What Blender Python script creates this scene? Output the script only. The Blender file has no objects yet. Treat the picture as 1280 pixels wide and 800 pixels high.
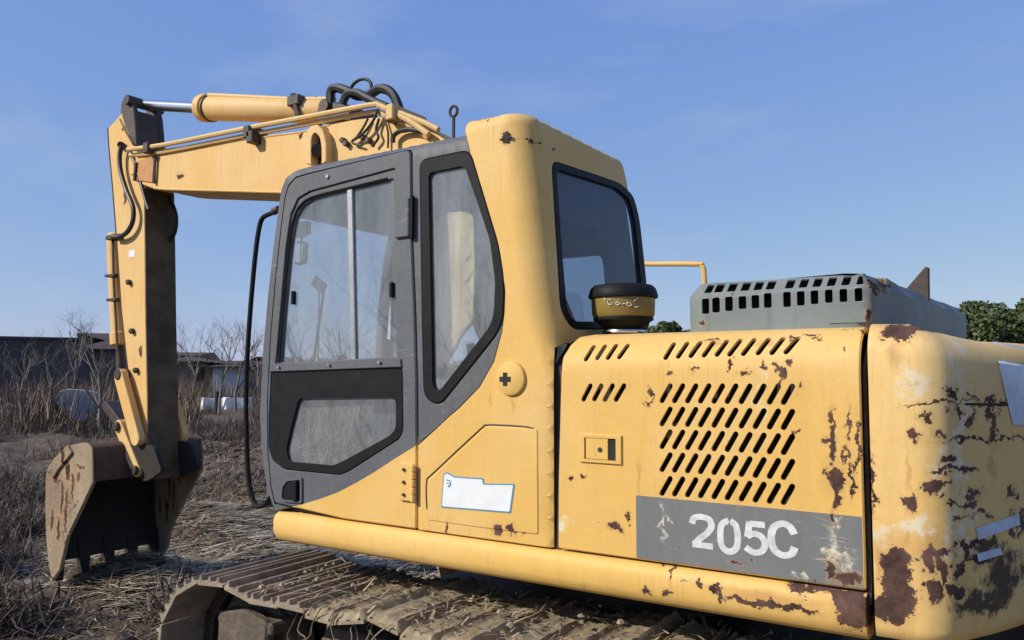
import bpy, math, random
import numpy as np
from mathutils import Vector, Matrix
from mathutils.geometry import delaunay_2d_cdt
random.seed(7); rng = np.random.default_rng(7)
S = bpy.context.scene
COL = S.collection
# ------------------------------------------------------------------ camera
FPX, YAW, CAMZ = 1003.0, math.radians(33.2), 1.9
PITCH = math.atan(65/FPX)
cd = bpy.data.cameras.new('camera'); cam = bpy.data.objects.new('camera', cd); COL.objects.link(cam)
cam.location = (0, 0, CAMZ); cam.rotation_euler = (math.pi/2+PITCH, 0, YAW)
cd.sensor_width = 36; cd.lens = FPX/1280*36; cd.clip_start = 0.05; cd.clip_end = 6000
S.camera = cam
S.render.resolution_x, S.render.resolution_y = 1024, 640
# ------------------------------------------------------------------ light
SUN_AZ, SUN_EL = math.radians(214), math.radians(33)     # clockwise from +Y
sdir = Vector((math.sin(SUN_AZ)*math.cos(SUN_EL), math.cos(SUN_AZ)*math.cos(SUN_EL), math.sin(SUN_EL)))
ld = bpy.data.lights.new('sun', 'SUN'); ld.energy = 4.6; ld.angle = math.radians(0.5); ld.color = (1, .93, .82)
sun = bpy.data.objects.new('sun', ld); COL.objects.link(sun)
sun.rotation_euler = (-sdir).to_track_quat('-Z', 'Y').to_euler(); sun.location = sdir*50
W = bpy.data.worlds.new('World'); S.world = W; W.use_nodes = True
wn, wl = W.node_tree.nodes, W.node_tree.links
bg = wn['Background']
sky = wn.new('ShaderNodeTexSky'); sky.sky_type = 'NISHITA'; sky.sun_disc = False
sky.sun_elevation = SUN_EL; sky.sun_rotation = SUN_AZ; sky.air_density = 1.0; sky.dust_density = 0.35; sky.ozone_density = 1.6
sep = wn.new('ShaderNodeSeparateColor'); comb = wn.new('ShaderNodeCombineColor'); wl.new(sky.outputs[0], sep.inputs[0])
# film response for the sky: the camera's tone curve compresses its bright horizon
for k_, (g_, t_) in enumerate(((.62, .598), (.50, .65), (.14, .772))):
    a_ = wn.new('ShaderNodeMath'); a_.operation = 'MULTIPLY'; a_.inputs[1].default_value = .11; wl.new(sep.outputs[k_], a_.inputs[0])
    b_ = wn.new('ShaderNodeMath'); b_.operation = 'POWER'; b_.inputs[1].default_value = g_; wl.new(a_.outputs[0], b_.inputs[0])
    c_ = wn.new('ShaderNodeMath'); c_.operation = 'MULTIPLY'; c_.inputs[1].default_value = t_/.12; wl.new(b_.outputs[0], c_.inputs[0]); wl.new(c_.outputs[0], comb.inputs[k_])
tcw = wn.new('ShaderNodeTexCoord'); mpw = wn.new('ShaderNodeMapping'); mpw.inputs['Scale'].default_value = (1.2, 2.6, 5); mpw.inputs['Rotation'].default_value = (0, 0, .5); wl.new(tcw.outputs['Generated'], mpw.inputs[0])
nzw = wn.new('ShaderNodeTexNoise'); nzw.inputs['Scale'].default_value = 1.6; nzw.inputs['Detail'].default_value = 6; nzw.inputs['Roughness'].default_value = .55; wl.new(mpw.outputs[0], nzw.inputs['Vector'])
rmw = wn.new('ShaderNodeMapRange'); rmw.inputs[1].default_value = .52; rmw.inputs[2].default_value = .85; rmw.inputs[4].default_value = .45; wl.new(nzw.outputs[0], rmw.inputs[0])
mxw = wn.new('ShaderNodeMix'); mxw.data_type = 'RGBA'; wl.new(rmw.outputs[0], mxw.inputs[0]); wl.new(comb.outputs[0], mxw.inputs[6]); mxw.inputs[7].default_value = (4.6, 5.2, 6.0, 1)
wl.new(mxw.outputs[2], bg.inputs[0]); bg.inputs[1].default_value = 0.12
S.view_settings.view_transform = 'Standard'; S.view_settings.look = 'None'
S.view_settings.exposure = 0.0; S.view_settings.gamma = 1
S.cycles.max_bounces = 8; S.cycles.transparent_max_bounces = 12
S.cycles.use_denoising = True

# ------------------------------------------------------------------ photo -> place helpers (used on real planes)
RM = (Matrix.Rotation(YAW, 3, 'Z') @ Matrix.Rotation(math.pi/2+PITCH, 3, 'X'))
O = Vector((0, 0, CAMZ))
def ray(px, py): return RM @ Vector(((px-640)/FPX, -(py-400)/FPX, -1))
def PY(px, py, Y): d = ray(px, py); return O + d*(Y/d.y)
def PZ(px, py, Z=0): d = ray(px, py); return O + d*((Z-CAMZ)/d.z)
def PD(px, py, dist): d = ray(px, py); h = math.hypot(d.x, d.y); return O + d*(dist/h)
def xz(pts, Y): return [(PY(a, b, Y).x, PY(a, b, Y).z) for a, b in pts]

# ------------------------------------------------------------------ object helpers
def tag(o, label=None, cat=None, group=None, kind=None):
    if label: o['label'] = label
    if cat: o['category'] = cat
    if group: o['group'] = group
    if kind: o['kind'] = kind
    return o
def empty(name, loc, label, cat, group=None):
    o = bpy.data.objects.new(name, None); COL.objects.link(o); o.location = loc
    o.empty_display_size = .1
    return tag(o, label, cat, group)
def wloc(o):
    v = Vector((0, 0, 0))
    while o is not None: v = v + o.location; o = o.parent
    return v
def link(name, me, parent=None, origin=None):
    """me holds world coordinates; the object's origin goes to `origin` (or its parent's)"""
    o = bpy.data.objects.new(name, me); COL.objects.link(o)
    base = wloc(parent) if parent else Vector((0, 0, 0))
    org = Vector(origin) if origin is not None else base
    if org.length > 0: me.transform(Matrix.Translation(-org))
    o.parent = parent; o.location = org - base
    return o
class MB:
    def __init__(s): s.v = []; s.f = []; s.m = []
    def add(s, vs, fs, mi=0):
        b = len(s.v); s.v += [tuple(p) for p in vs]; s.f += [tuple(b+i for i in f) for f in fs]; s.m += [mi]*len(fs); return s
    def box(s, x0, x1, y0, y1, z0, z1, c=0.0, mi=0):
        if c <= 0:
            vs = [(x, y, z) for x in (x0, x1) for y in (y0, y1) for z in (z0, z1)]
            return s.add(vs, [(0,1,3,2),(4,6,7,5),(0,4,5,1),(2,3,7,6),(0,2,6,4),(1,5,7,3)], mi)
        vs = []; idx = {}
        X, Y, Z = (x0, x1), (y0, y1), (z0, z1)
        for i in (0, 1):
            for j in (0, 1):
                for k in (0, 1):
                    sx, sy, sz = (c if i == 0 else -c), (c if j == 0 else -c), (c if k == 0 else -c)
                    for a, p in enumerate([(X[i], Y[j]+sy, Z[k]+sz), (X[i]+sx, Y[j], Z[k]+sz), (X[i]+sx, Y[j]+sy, Z[k])]):
                        idx[(i, j, k, a)] = len(vs); vs.append(p)
        fs = []
        for i in (0, 1): fs.append([idx[(i, j, k, 0)] for j, k in ((0,0),(1,0),(1,1),(0,1))])
        for j in (0, 1): fs.append([idx[(i, j, k, 1)] for i, k in ((0,0),(1,0),(1,1),(0,1))])
        for k in (0, 1): fs.append([idx[(i, j, k, 2)] for i, j in ((0,0),(1,0),(1,1),(0,1))])
        for i in (0, 1):
            for j in (0, 1): fs.append([idx[(i,j,0,0)], idx[(i,j,1,0)], idx[(i,j,1,1)], idx[(i,j,0,1)]])
        for i in (0, 1):
            for k in (0, 1): fs.append([idx[(i,0,k,0)], idx[(i,1,k,0)], idx[(i,1,k,2)], idx[(i,0,k,2)]])
        for j in (0, 1):
            for k in (0, 1): fs.append([idx[(0,j,k,1)], idx[(1,j,k,1)], idx[(1,j,k,2)], idx[(0,j,k,2)]])
        for i in (0, 1):
            for j in (0, 1):
                for k in (0, 1): fs.append([idx[(i,j,k,a)] for a in range(3)])
        return s.add(vs, fs, mi)
    def tube(s, pts, r, n=10, cap=True, mi=0, smooth=0):
        P = [Vector(p) for p in pts]
        if smooth: P = catmull(P, smooth)
        R = r if isinstance(r, (list, tuple)) else [r]*len(P)
        if smooth and isinstance(r, (list, tuple)): R = list(np.interp(np.linspace(0, 1, len(P)), np.linspace(0, 1, len(r)), r))
        b = len(s.v); up = None
        for i, p in enumerate(P):
            t = (P[min(i+1, len(P)-1)] - P[max(i-1, 0)]).normalized()
            if up is None:
                up = Vector((0, 0, 1)) if abs(t.z) < .9 else Vector((1, 0, 0))
            a = t.cross(up).normalized(); up = a.cross(t).normalized()
            for k in range(n):
                q = 2*math.pi*k/n; s.v.append(tuple(p + (a*math.cos(q)+up*math.sin(q))*R[i]))
        for i in range(len(P)-1):
            for k in range(n):
                s.f.append((b+i*n+k, b+i*n+(k+1) % n, b+(i+1)*n+(k+1) % n, b+(i+1)*n+k)); s.m.append(mi)
        if cap:
            s.f.append(tuple(b+k for k in range(n))); s.m.append(mi)
            e = b+(len(P)-1)*n; s.f.append(tuple(e+k for k in reversed(range(n)))); s.m.append(mi)
        return s
    def cyl(s, p0, p1, r, n=20, bev=0.0, mi=0):
        p0, p1 = Vector(p0), Vector(p1); d = (p1-p0); L = d.length; d.normalize()
        if bev <= 0: return s.tube([p0, p1], r, n, mi=mi)
        return s.tube([p0, p0+d*bev, p1-d*bev, p1], [r-bev, r, r, r-bev], n, mi=mi)
    def lathe(s, c, prof, n=40, mi=0):
        b = len(s.v)
        for (r, z) in prof:
            for k in range(n):
                q = 2*math.pi*k/n; s.v.append((c[0]+r*math.cos(q), c[1]+r*math.sin(q), z))
        for i in range(len(prof)-1):
            for k in range(n):
                s.f.append((b+i*n+k, b+i*n+(k+1) % n, b+(i+1)*n+(k+1) % n, b+(i+1)*n+k)); s.m.append(mi)
        return s
    def prism(s, poly, y0, y1, c=0.0, mi=0, axis='Y'):
        """poly in (X,Z) extruded along Y (or (Y,Z) along X, or (X,Y) along Z), edges chamfered by c"""
        poly = dedupe(poly); n = len(poly)
        if area(poly) < 0: poly = poly[::-1]
        inn = inset(poly, c) if c > 0 else poly
        lay = [(inn, y0), (poly, y0+c), (poly, y1-c), (inn, y1)] if c > 0 else [(poly, y0), (poly, y1)]
        b = len(s.v)
        for P, y in lay:
            for a, z in P:
                s.v.append({'Y': (a, y, z), 'X': (y, a, z), 'Z': (a, z, y)}[axis])
        for i in range(len(lay)-1):
            for k in range(n):
                s.f.append((b+i*n+k, b+i*n+(k+1) % n, b+(i+1)*n+(k+1) % n, b+(i+1)*n+k)); s.m.append(mi)
        s.f.append(tuple(b+k for k in reversed(range(n)))); s.m.append(mi)
        e = b+(len(lay)-1)*n; s.f.append(tuple(e+k for k in range(n))); s.m.append(mi)
        return s
    def mesh(s, name, mats, smooth=True, ang=32):
        me = bpy.data.meshes.new(name); me.from_pydata(s.v, [], s.f)
        for m in (mats if isinstance(mats, (list, tuple)) else [mats]): me.materials.append(m)
        me.polygons.foreach_set('material_index', s.m)
        import bmesh
        bm = bmesh.new(); bm.from_mesh(me); bmesh.ops.recalc_face_normals(bm, faces=bm.faces); bm.to_mesh(me); bm.free()
        if smooth:
            me.polygons.foreach_set('use_smooth', [True]*len(me.polygons)); me.set_sharp_from_angle(angle=math.radians(ang))
        me.update(); return me
    def build(s, name, mats, parent=None, origin=None, smooth=True, ang=32):
        return link(name, s.mesh(name, mats, smooth, ang), parent, origin)
def catmull(P, k):
    P = [Vector(p) for p in P]; Q = [P[0]*2-P[1]]+P+[P[-1]*2-P[-2]]; out = []
    for i in range(1, len(Q)-2):
        a, b, c, d = Q[i-1:i+3]
        for j in range(k):
            t = j/k; out.append(.5*((2*b)+(c-a)*t+(2*a-5*b+4*c-d)*t*t+(3*b-a-3*c+d)*t*t*t))
    out.append(P[-1]); return out
def area(p): return .5*sum(p[i][0]*p[(i+1) % len(p)][1]-p[(i+1) % len(p)][0]*p[i][1] for i in range(len(p)))
def dedupe(p):
    o = []
    for q in p:
        if not o or math.hypot(q[0]-o[-1][0], q[1]-o[-1][1]) > 1e-5: o.append(tuple(q))
    if math.hypot(o[0][0]-o[-1][0], o[0][1]-o[-1][1]) < 1e-5: o.pop()
    return o
def inset(p, c):
    n = len(p); sg = 1 if area(p) > 0 else -1; o = []
    for i in range(n):
        a, b, d = p[i-1], p[i], p[(i+1) % n]
        e1 = (b[0]-a[0], b[1]-a[1]); e2 = (d[0]-b[0], d[1]-b[1])
        l1, l2 = math.hypot(*e1), math.hypot(*e2)
        n1 = (-e1[1]/l1*sg, e1[0]/l1*sg); n2 = (-e2[1]/l2*sg, e2[0]/l2*sg)
        m = (n1[0]+n2[0], n1[1]+n2[1]); k = 1+n1[0]*n2[0]+n1[1]*n2[1]; k = max(k, .5)
        o.append((b[0]+m[0]*c/k, b[1]+m[1]*c/k))
    return o
def densify(p, h, closed=True):
    o = []; n = len(p)
    for i in range(n if closed else n-1):
        a, b = p[i], p[(i+1) % n]; L = math.hypot(b[0]-a[0], b[1]-a[1]); k = max(1, math.ceil(L/h))
        for j in range(k): o.append((a[0]+(b[0]-a[0])*j/k, a[1]+(b[1]-a[1])*j/k))
    if not closed: o.append(tuple(p[-1]))
    return dedupe(o) if closed else o
def rounded(p, r, k=4):
    """round the corners of polygon p by radius-like distance r"""
    o = []; n = len(p)
    for i in range(n):
        a, b, d = Vector(p[i-1]), Vector(p[i]), Vector(p[(i+1) % n])
        u, w = (a-b), (d-b); ru = min(r, u.length*.45); rw = min(r, w.length*.45)
        A, B = b+u.normalized()*ru, b+w.normalized()*rw
        for j in range(k+1):
            t = j/k; q = A*(1-t)**2+b*2*t*(1-t)+B*t*t; o.append((q.x, q.y))
    return dedupe(o)
def inside(pts, poly):
    pts = np.asarray(pts); x, y = pts[:, 0], pts[:, 1]; r = np.zeros(len(pts), bool); n = len(poly); j = n-1
    for i in range(n):
        xi, yi = poly[i]; xj, yj = poly[j]
        if yi != yj:
            c = ((yi > y) != (yj > y)) & (x < (xj-xi)*(y-yi)/(yj-yi)+xi); r ^= c
        j = i
    return r
def panel(mb, outline, holes, mapf, thick=.03, chamfer=.004, dens=.06, grid=(), mat_fn=None, hole_ch=0.0, cuts=()):
    """plate with real holes, mapped by mapf(s, v, depth) onto its surface"""
    outline = densify(dedupe(outline), dens)
    if area(outline) < 0: outline = outline[::-1]
    V = []; E = []; D = []
    def ring(p, d):
        b = len(V); V.extend(p); D.extend([d]*len(p)); E.extend([(b+i, b+(i+1) % len(p)) for i in range(len(p))])
    ring(outline, chamfer)
    if chamfer > 0: ring(inset(outline, chamfer), 0)
    hs = []
    for h in holes:
        h = dedupe(h)
        if area(h) < 0: h = h[::-1]
        hs.append(h); ring(h, hole_ch)
        if hole_ch > 0: ring(inset(h, -hole_ch), 0)
    for c in cuts:
        b = len(V); V.extend(c); D.extend([0]*len(c)); E.extend([(b+i, b+i+1) for i in range(len(c)-1)])
    if len(grid):
        g = np.asarray(grid); ok = inside(g, inset(outline, chamfer+.004))
        for h in hs: ok &= ~inside(g, h)
        V.extend([tuple(q) for q in g[ok]]); D.extend([0]*int(ok.sum()))
    r = delaunay_2d_cdt([Vector(p) for p in V], E, [], 0, 1e-6)
    rv, rf, ov = r[0], r[2], r[3]
    cen = np.array([[sum(rv[i].x for i in f)/len(f), sum(rv[i].y for i in f)/len(f)] for f in rf])
    ok = inside(cen, outline)
    for h in hs: ok &= ~inside(cen, h)
    dep = [max([D[j] for j in ov[i]], default=0) for i in range(len(rv))]
    fs = [rf[i] for i in range(len(rf)) if ok[i]]; cs = [cen[i] for i in range(len(rf)) if ok[i]]
    used = sorted({i for f in fs for i in f}); re = {i: k for k, i in enumerate(used)}
    fs = [tuple(re[i] for i in f) for f in fs]; n = len(used)
    front = [mapf(rv[i].x, rv[i].y, dep[i]) for i in used]; back = [mapf(rv[i].x, rv[i].y, thick) for i in used]
    cnt = {}
    for f in fs:
        for a, b in zip(f, f[1:]+f[:1]): cnt[(a, b)] = 1
    side = [(a, b, b+n, a+n) for (a, b) in cnt if (b, a) not in cnt]
    base = len(mb.v); mb.v += [tuple(p) for p in front+back]
    for f, c in zip(fs, cs):
        mi = mat_fn(*c) if mat_fn else 0
        mb.f.append(tuple(base+i for i in f)); mb.m.append(mi)
        mb.f.append(tuple(base+n+i for i in reversed(f))); mb.m.append(mi)
    for q in side:
        mi = mat_fn(rv[used[q[0]]].x, rv[used[q[0]]].y) if mat_fn else 0
        mb.f.append(tuple(base+i for i in q)); mb.m.append(mi)
    return mb

# ------------------------------------------------------------------ materials
class NT:
    def __init__(s, name):
        s.mat = bpy.data.materials.new(name); s.mat.use_nodes = True
        s.n, s.l = s.mat.node_tree.nodes, s.mat.node_tree.links
        s.bsdf = s.n['Principled BSDF']; s.out = s.n['Material Output']
        s.geo = s.n.new('ShaderNodeNewGeometry'); s.pos = s.geo.outputs['Position']
    def inp(s, sock, v):
        if isinstance(v, bpy.types.NodeSocket): s.l.new(v, sock)
        elif v is not None: sock.default_value = v
    def math(s, op, a, b=None, clamp=False):
        m = s.n.new('ShaderNodeMath'); m.operation = op; m.use_clamp = clamp; s.inp(m.inputs[0], a); s.inp(m.inputs[1], b); return m.outputs[0]
    def vec(s, op, a, b=None):
        m = s.n.new('ShaderNodeVectorMath'); m.operation = op; s.inp(m.inputs[0], a)
        if b is not None: s.inp(m.inputs[1], b)
        return m.outputs['Value'] if op == 'LENGTH' else m.outputs[0]
    def scale(s, v, k):
        m = s.n.new('ShaderNodeVectorMath'); m.operation = 'SCALE'; s.inp(m.inputs[0], v); s.inp(m.inputs['Scale'], k); return m.outputs[0]
    def noise(s, scale, detail=4, rough=.6, vec=None, out=0, dist=0):
        m = s.n.new('ShaderNodeTexNoise'); m.inputs['Scale'].default_value = scale; m.inputs['Detail'].default_value = detail
        m.inputs['Roughness'].default_value = rough; m.inputs['Distortion'].default_value = dist; s.l.new(vec or s.pos, m.inputs['Vector']); return m.outputs[out]
    def ramp(s, v, lo, hi):
        m = s.n.new('ShaderNodeMapRange'); m.clamp = True; s.inp(m.inputs[0], v); m.inputs[1].default_value = lo; m.inputs[2].default_value = hi; return m.outputs[0]
    def mix(s, f, a, b):
        m = s.n.new('ShaderNodeMix'); m.data_type = 'RGBA'; s.inp(m.inputs[0], f)
        for i, v in ((6, a), (7, b)): s.inp(m.inputs[i], v if isinstance(v, bpy.types.NodeSocket) else (*v, 1))
        return m.outputs[2]
    def bump(s, h, strength=.3, dist=.01):
        m = s.n.new('ShaderNodeBump'); m.inputs['Strength'].default_value = strength; m.inputs['Distance'].default_value = dist
        s.l.new(h, m.inputs['Height']); s.l.new(m.outputs[0], s.bsdf.inputs['Normal']); return m
    def fin(s, col, rough=.5, metal=0, coat=0):
        s.inp(s.bsdf.inputs['Base Color'], col if isinstance(col, bpy.types.NodeSocket) else (*col, 1))
        s.inp(s.bsdf.inputs['Roughness'], rough); s.inp(s.bsdf.inputs['Metallic'], metal)
        return s.mat
def blobs(t, lst, warp=.035, fine=.012, soft=.35):
    """worn patches: ellipses (X, Z, rx, rz) in the panel's plane with ragged edges -> mask 0..1"""
    w1 = t.scale(t.vec('SUBTRACT', t.noise(14, 3, .6, out=1), (.5, .5, .5)), warp*2)
    w2 = t.scale(t.vec('SUBTRACT', t.noise(70, 4, .7, out=1), (.5, .5, .5)), fine*2)
    p = t.vec('ADD', t.vec('ADD', t.pos, w1), w2)
    p = t.vec('MULTIPLY', p, (1, 0, 1)); m = None
    for (x, z, rx, rz) in lst:
        q = t.vec('MULTIPLY', t.vec('SUBTRACT', p, (x, 0, z)), (1/rx, 0, 1/rz))
        v = t.vec('LENGTH', q); m = v if m is None else t.math('MINIMUM', m, v)
    q = t.math('SUBTRACT', 1.0, m)
    return q if soft is None else t.ramp(q, 0.0, soft)
YEL = (.735, .452, .118)
def paint(name, base, rust=(), scuff=(), stain=(), chips=.5, chip_thr=.66, rough=.5, fade=(.84, .60, .29), fade_amt=.55, dark=(), grime=.25, spec=.25, zone=()):
    t = NT(name); t.bsdf.inputs['Specular IOR Level'].default_value = spec
    big = t.noise(1.7, 3, .55); c = t.mix(t.math('MULTIPLY', t.ramp(big, .4, .75), fade_amt), base, fade)
    st = t.noise(1, 4, .6, vec=t.vec('MULTIPLY', t.pos, (22, 22, 1.6)))
    c = t.mix(t.math('MULTIPLY', t.ramp(st, .5, .8), grime), c, tuple(k*.62 for k in base))
    sk = t.noise(1, 5, .7, vec=t.vec('MULTIPLY', t.pos, (70, 70, 2.5))); ska = t.noise(2.2, 3, .6)
    c = t.mix(t.math('MULTIPLY', t.math('MULTIPLY', t.ramp(sk, .56, .68), t.ramp(ska, .5, .68)), .55), c, (.36, .19, .075))
    sc_ = t.noise(1, 3, .6, vec=t.vec('MULTIPLY', t.vec('ADD', t.pos, t.scale(t.noise(2, 2, .5, out=1), .25)), (9, 9, 160)))
    c = t.mix(t.math('MULTIPLY', t.math('MULTIPLY', t.ramp(sc_, .64, .70), t.ramp(t.noise(3.1, 3, .6), .52, .66)), .4), c, (.86, .72, .46))
    fn = t.noise(55, 5, .7); c = t.mix(t.math('MULTIPLY', t.ramp(fn, .35, .8), .22), c, (.35, .27, .18))
    if stain:
        m = blobs(t, stain, .03, .01, .9); c = t.mix(t.math('MULTIPLY', m, .55), c, (.42, .20, .07))
    if scuff:
        m = blobs(t, scuff, .07, .03, .5); sn = t.ramp(t.noise(22, 5, .75), .42, .58)
        c = t.mix(t.math('MULTIPLY', m, t.math('MULTIPLY', sn, .9)), c, (.70, .65, .48))
    ch = t.noise(26, 6, .72); ar = t.noise(2.6, 2, .5)
    cm = t.ramp(t.math('ADD', ch, t.math('MULTIPLY', t.math('SUBTRACT', ar, .5), .5)), chip_thr+.08, chip_thr+.1)
    mask = t.math('MULTIPLY', cm, chips)
    ar2 = t.noise(5, 3, .6); ch2 = t.ramp(t.math('ADD', t.noise(95, 4, .7), t.math('MULTIPLY', t.math('SUBTRACT', ar2, .5), .55)), chip_thr+.085, chip_thr+.11)
    mask = t.math('MAXIMUM', mask, t.math('MULTIPLY', ch2, chips*.9))
    if rust:
        raw = blobs(t, rust, warp=.05, fine=.018, soft=None); flk = t.math('MULTIPLY', t.math('SUBTRACT', t.noise(80, 6, .78), .5), 1.35); mask = t.math('MAXIMUM', mask, t.ramp(t.math('ADD', raw, flk), 0, .05))
        c = t.mix(t.math('MULTIPLY', t.ramp(raw, -.9, .05), .45), c, (.50, .27, .09))
    if zone:
        zn = t.noise(1, 6, .78, vec=t.vec('MULTIPLY', t.pos, (17, 17, 48))); zm = blobs(t, zone, .06, .02, .9)
        zz = t.math('ADD', zn, t.math('MULTIPLY', t.math('SUBTRACT', zm, 1.0), .32)); mask = t.math('MAXIMUM', mask, t.ramp(zz, .575, .60))
        c = t.mix(t.math('MULTIPLY', t.ramp(zz, .50, .575), .5), c, (.60, .50, .30))
    rc = t.mix(t.ramp(t.noise(9, 5, .7), .35, .65), (.040, .023, .018), (.155, .085, .066))
    c = t.mix(mask, c, rc)
    rg = t.math('ADD', t.math('MULTIPLY', mask, .45), t.math('ADD', rough, t.math('MULTIPLY', big, .12)))
    if dark:
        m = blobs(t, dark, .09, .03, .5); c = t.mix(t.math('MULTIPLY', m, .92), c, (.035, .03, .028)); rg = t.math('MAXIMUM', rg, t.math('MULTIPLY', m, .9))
    h = t.math('SUBTRACT', t.math('ADD', t.math('MULTIPLY', t.noise(3.2, 2, .5), 1.0), t.math('MULTIPLY', t.noise(11, 3, .5), .14)), t.math('MULTIPLY', mask, .16))
    h = t.math('ADD', h, t.math('MULTIPLY', t.noise(260, 2, .5), .012))
    t.bump(h, .5, .012)
    return t.fin(c, rg)
def simple(name, col, rough=.6, var=.25, scale=12, metal=0, bump=.15, dist=.01, col2=None, bscale=60):
    t = NT(name); c2 = col2 or tuple(k*(1-var) for k in col)
    c = t.mix(t.ramp(t.noise(scale, 5, .65), .35, .7), col, c2)
    if bump: t.bump(t.noise(bscale, 4, .65), bump, dist)
    return t.fin(c, rough, metal)
def X(px, py, Y=2.83): return PY(px, py, Y)
def bl(lst, Y=2.83, k=1.0):
    o = []
    for (px, py, rx, ry) in lst:
        a = PY(px, py, Y); b = PY(px+rx, py, Y); c = PY(px, py-ry, Y); o.append((a.x, a.z, abs(b.x-a.x)*k, abs(c.z-a.z)*k))
    return o
M = {}
M['cab_yellow'] = paint('cab_yellow_paint', YEL, rust=bl([(622,663,7,6),(641,661,5,7),(655,666,3,3),(561,660,2,7),(633,170,5,5),(653,173,2,2),(600,147,4,1.5),(606,152,2,2)]),
                        zone=bl([(640,662,36,7),(690,670,10,20)]), stain=bl([(612,500,2,14),(640,505,3,14)]), chips=.6, chip_thr=.72, grime=.12)
M['hood_yellow'] = paint('hood_yellow_paint', YEL,
    rust=bl([(1042,528,3,20),(1040,555,5,22),(1032,550,5,5),(1042,597,11,17),(1044,622,5,16),(1060,530,2,22),(1058,570,2,12),(770,661,6,5),(789,644,2,7),
             (1072,560,3,34),(1066,600,3,20),(837,467,4,3),(870,463,6,2.5),(913,457,3,7),(932,466,5,5),(972,460,3,7),(979,467,5,6),(990,456,3,4),(954,456,4,5),(985,424,3,3),(1004,418,9,1.5),
             (1057,435,2,4),(710,596,3,4),(733,594,3,2),(812,495,1.2,14),(993,540,3,4),(976,475,2,10),(884,424,12,1.4),(1012,422,6,1.5),(1072,414,4,4),(1050,405,14,1.5),(1002,482,2,2)]),
    zone=bl([(955,458,80,20),(1046,560,24,90),(1072,560,8,160),(1000,415,90,8),(760,660,50,20)]),
    scuff=bl([(950,500,9,50),(1040,690,34,20),(705,655,8,16)]), stain=bl([(1042,640,5,40),(890,430,14,5),(955,430,20,6),(800,600,3,40)]), chips=1, chip_thr=.70, grime=.2)
M['sill_yellow'] = paint('sill_yellow_paint', YEL, rust=bl([(842,712,2,12),(830,706,4,2),(810,737,6,3),(837,735,7,4),(875,730,6,6),(896,735,5,5),(904,740,4,12),(1000,735,14,6),(1040,738,38,6),(1060,748,26,14),(940,752,30,4),(985,760,40,5),(1070,770,22,20)]),
    zone=bl([(1010,745,110,24),(860,722,60,16)]), stain=bl([(960,745,90,10)]), chips=.9, chip_thr=.70, grime=.2)
CWR = [(1122,411,26,10),(1128,421,8,9),(1150,409,12,6),(1138,630,8,10),(1145,545,7,8),(1160,523,8,5),(1172,540,7,5),(1190,493,5,9),(1192,518,5,9),(1208,527,4,11),(1212,500,4,3),(1230,500,5,6),(1234,525,4,24),(1240,540,4,18),
    (1165,612,13,9),(1185,592,20,2.5),(1204,592,10,4),(1180,580,8,5),(1178,607,16,3),(1212,622,9,7),(1207,635,7,7),(1192,632,14,2),(1200,555,10,2),(1150,507,22,1.2),(1185,506,35,1.6),(1250,506,40,2.5),(1230,553,60,2),(1122,714,20,34),(1122,740,22,30),(1163,700,8,18),(1180,712,7,22),(1166,738,14,14),
    (1195,742,10,10),(1205,700,6,16),(1215,690,18,5),(1225,712,16,5),(1200,652,7,3),(1222,655,10,3),(1200,720,6,8),(1180,690,12,5),(1092,600,3,40),(1262,636,6,9),(1110,760,30,14)]
M['cw_yellow'] = paint('counterweight_yellow_paint', (.78, .50, .165), fade=(.86, .66, .34), fade_amt=.6, rust=bl(CWR),
    scuff=bl([(1190,450,10,40),(1140,480,26,20),(1130,660,30,14),(1195,510,12,60),(1185,600,25,40),(1195,660,30,30),(1205,690,30,20),(1100,665,14,20),(1150,660,16,20),(1190,560,18,30)]),
    stain=bl([(1120,445,12,25),(1133,670,6,30),(1135,590,4,45),(1235,590,4,40),(1150,480,30,3),(1160,690,30,40),(1100,700,10,40)]),
    zone=bl([(1198,600,46,62),(1212,700,50,48),(1215,520,34,44),(1145,700,60,40),(1120,420,50,14),(1095,560,8,150)]),
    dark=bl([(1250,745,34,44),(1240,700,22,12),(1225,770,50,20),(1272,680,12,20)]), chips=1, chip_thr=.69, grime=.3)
M['arm_yellow'] = paint('arm_yellow_paint', (.74, .45, .15), rust=bl([(229,221,4,3),(380,172,3,3),(150,160,2,2),(152,246,1.5,8),(172,440,2,8)], 3.93), chips=.8, chip_thr=.72, grime=.25, fade=(.8, .6, .33), fade_amt=.5)
M['pipe_yellow'] = paint('pipe_yellow_paint', (.68, .46, .19), chips=1, chip_thr=.64, fade_amt=.4)
M['grey'] = paint('grey_paint', (.092, .104, .122), chips=.5, chip_thr=.76, fade=(.15, .165, .185), fade_amt=.6, grime=.2, rough=.5)
M['decal_grey'] = paint('grey_stripe_paint', (.155, .168, .175), chips=.95, chip_thr=.66, fade=(.23, .24, .245), fade_amt=.6, grime=.3, rough=.5,
    zone=bl([(1050,690,30,50),(850,690,60,8)]), rust=bl([(1040,712,6,14),(1060,724,14,8),(1043,648,4,6),(918,708,5,2),(940,702,2,3)]), scuff=bl([(1058,700,16,12),(1040,680,8,30),(1052,655,4,14),(830,650,3,30),(1000,715,14,6)]))
M['guard_grey'] = paint('guard_grey_paint', (.15, .19, .19), rust=bl([(1088,350,4,10),(1083,392,3,12),(1094,355,3,14),(876,402,5,3),(895,372,2,3)], 3.0), chips=.9, chip_thr=.72, fade=(.25, .28, .29), fade_amt=.8, grime=.75, rough=.55)
def low_spec(m, k=.15):
    m.node_tree.nodes['Principled BSDF'].inputs['Specular IOR Level'].default_value = k; return m
M['rubber'] = simple('black_rubber', (.016, .016, .017), .55, .4, bump=.1)
low_spec(M['rubber'])
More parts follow.
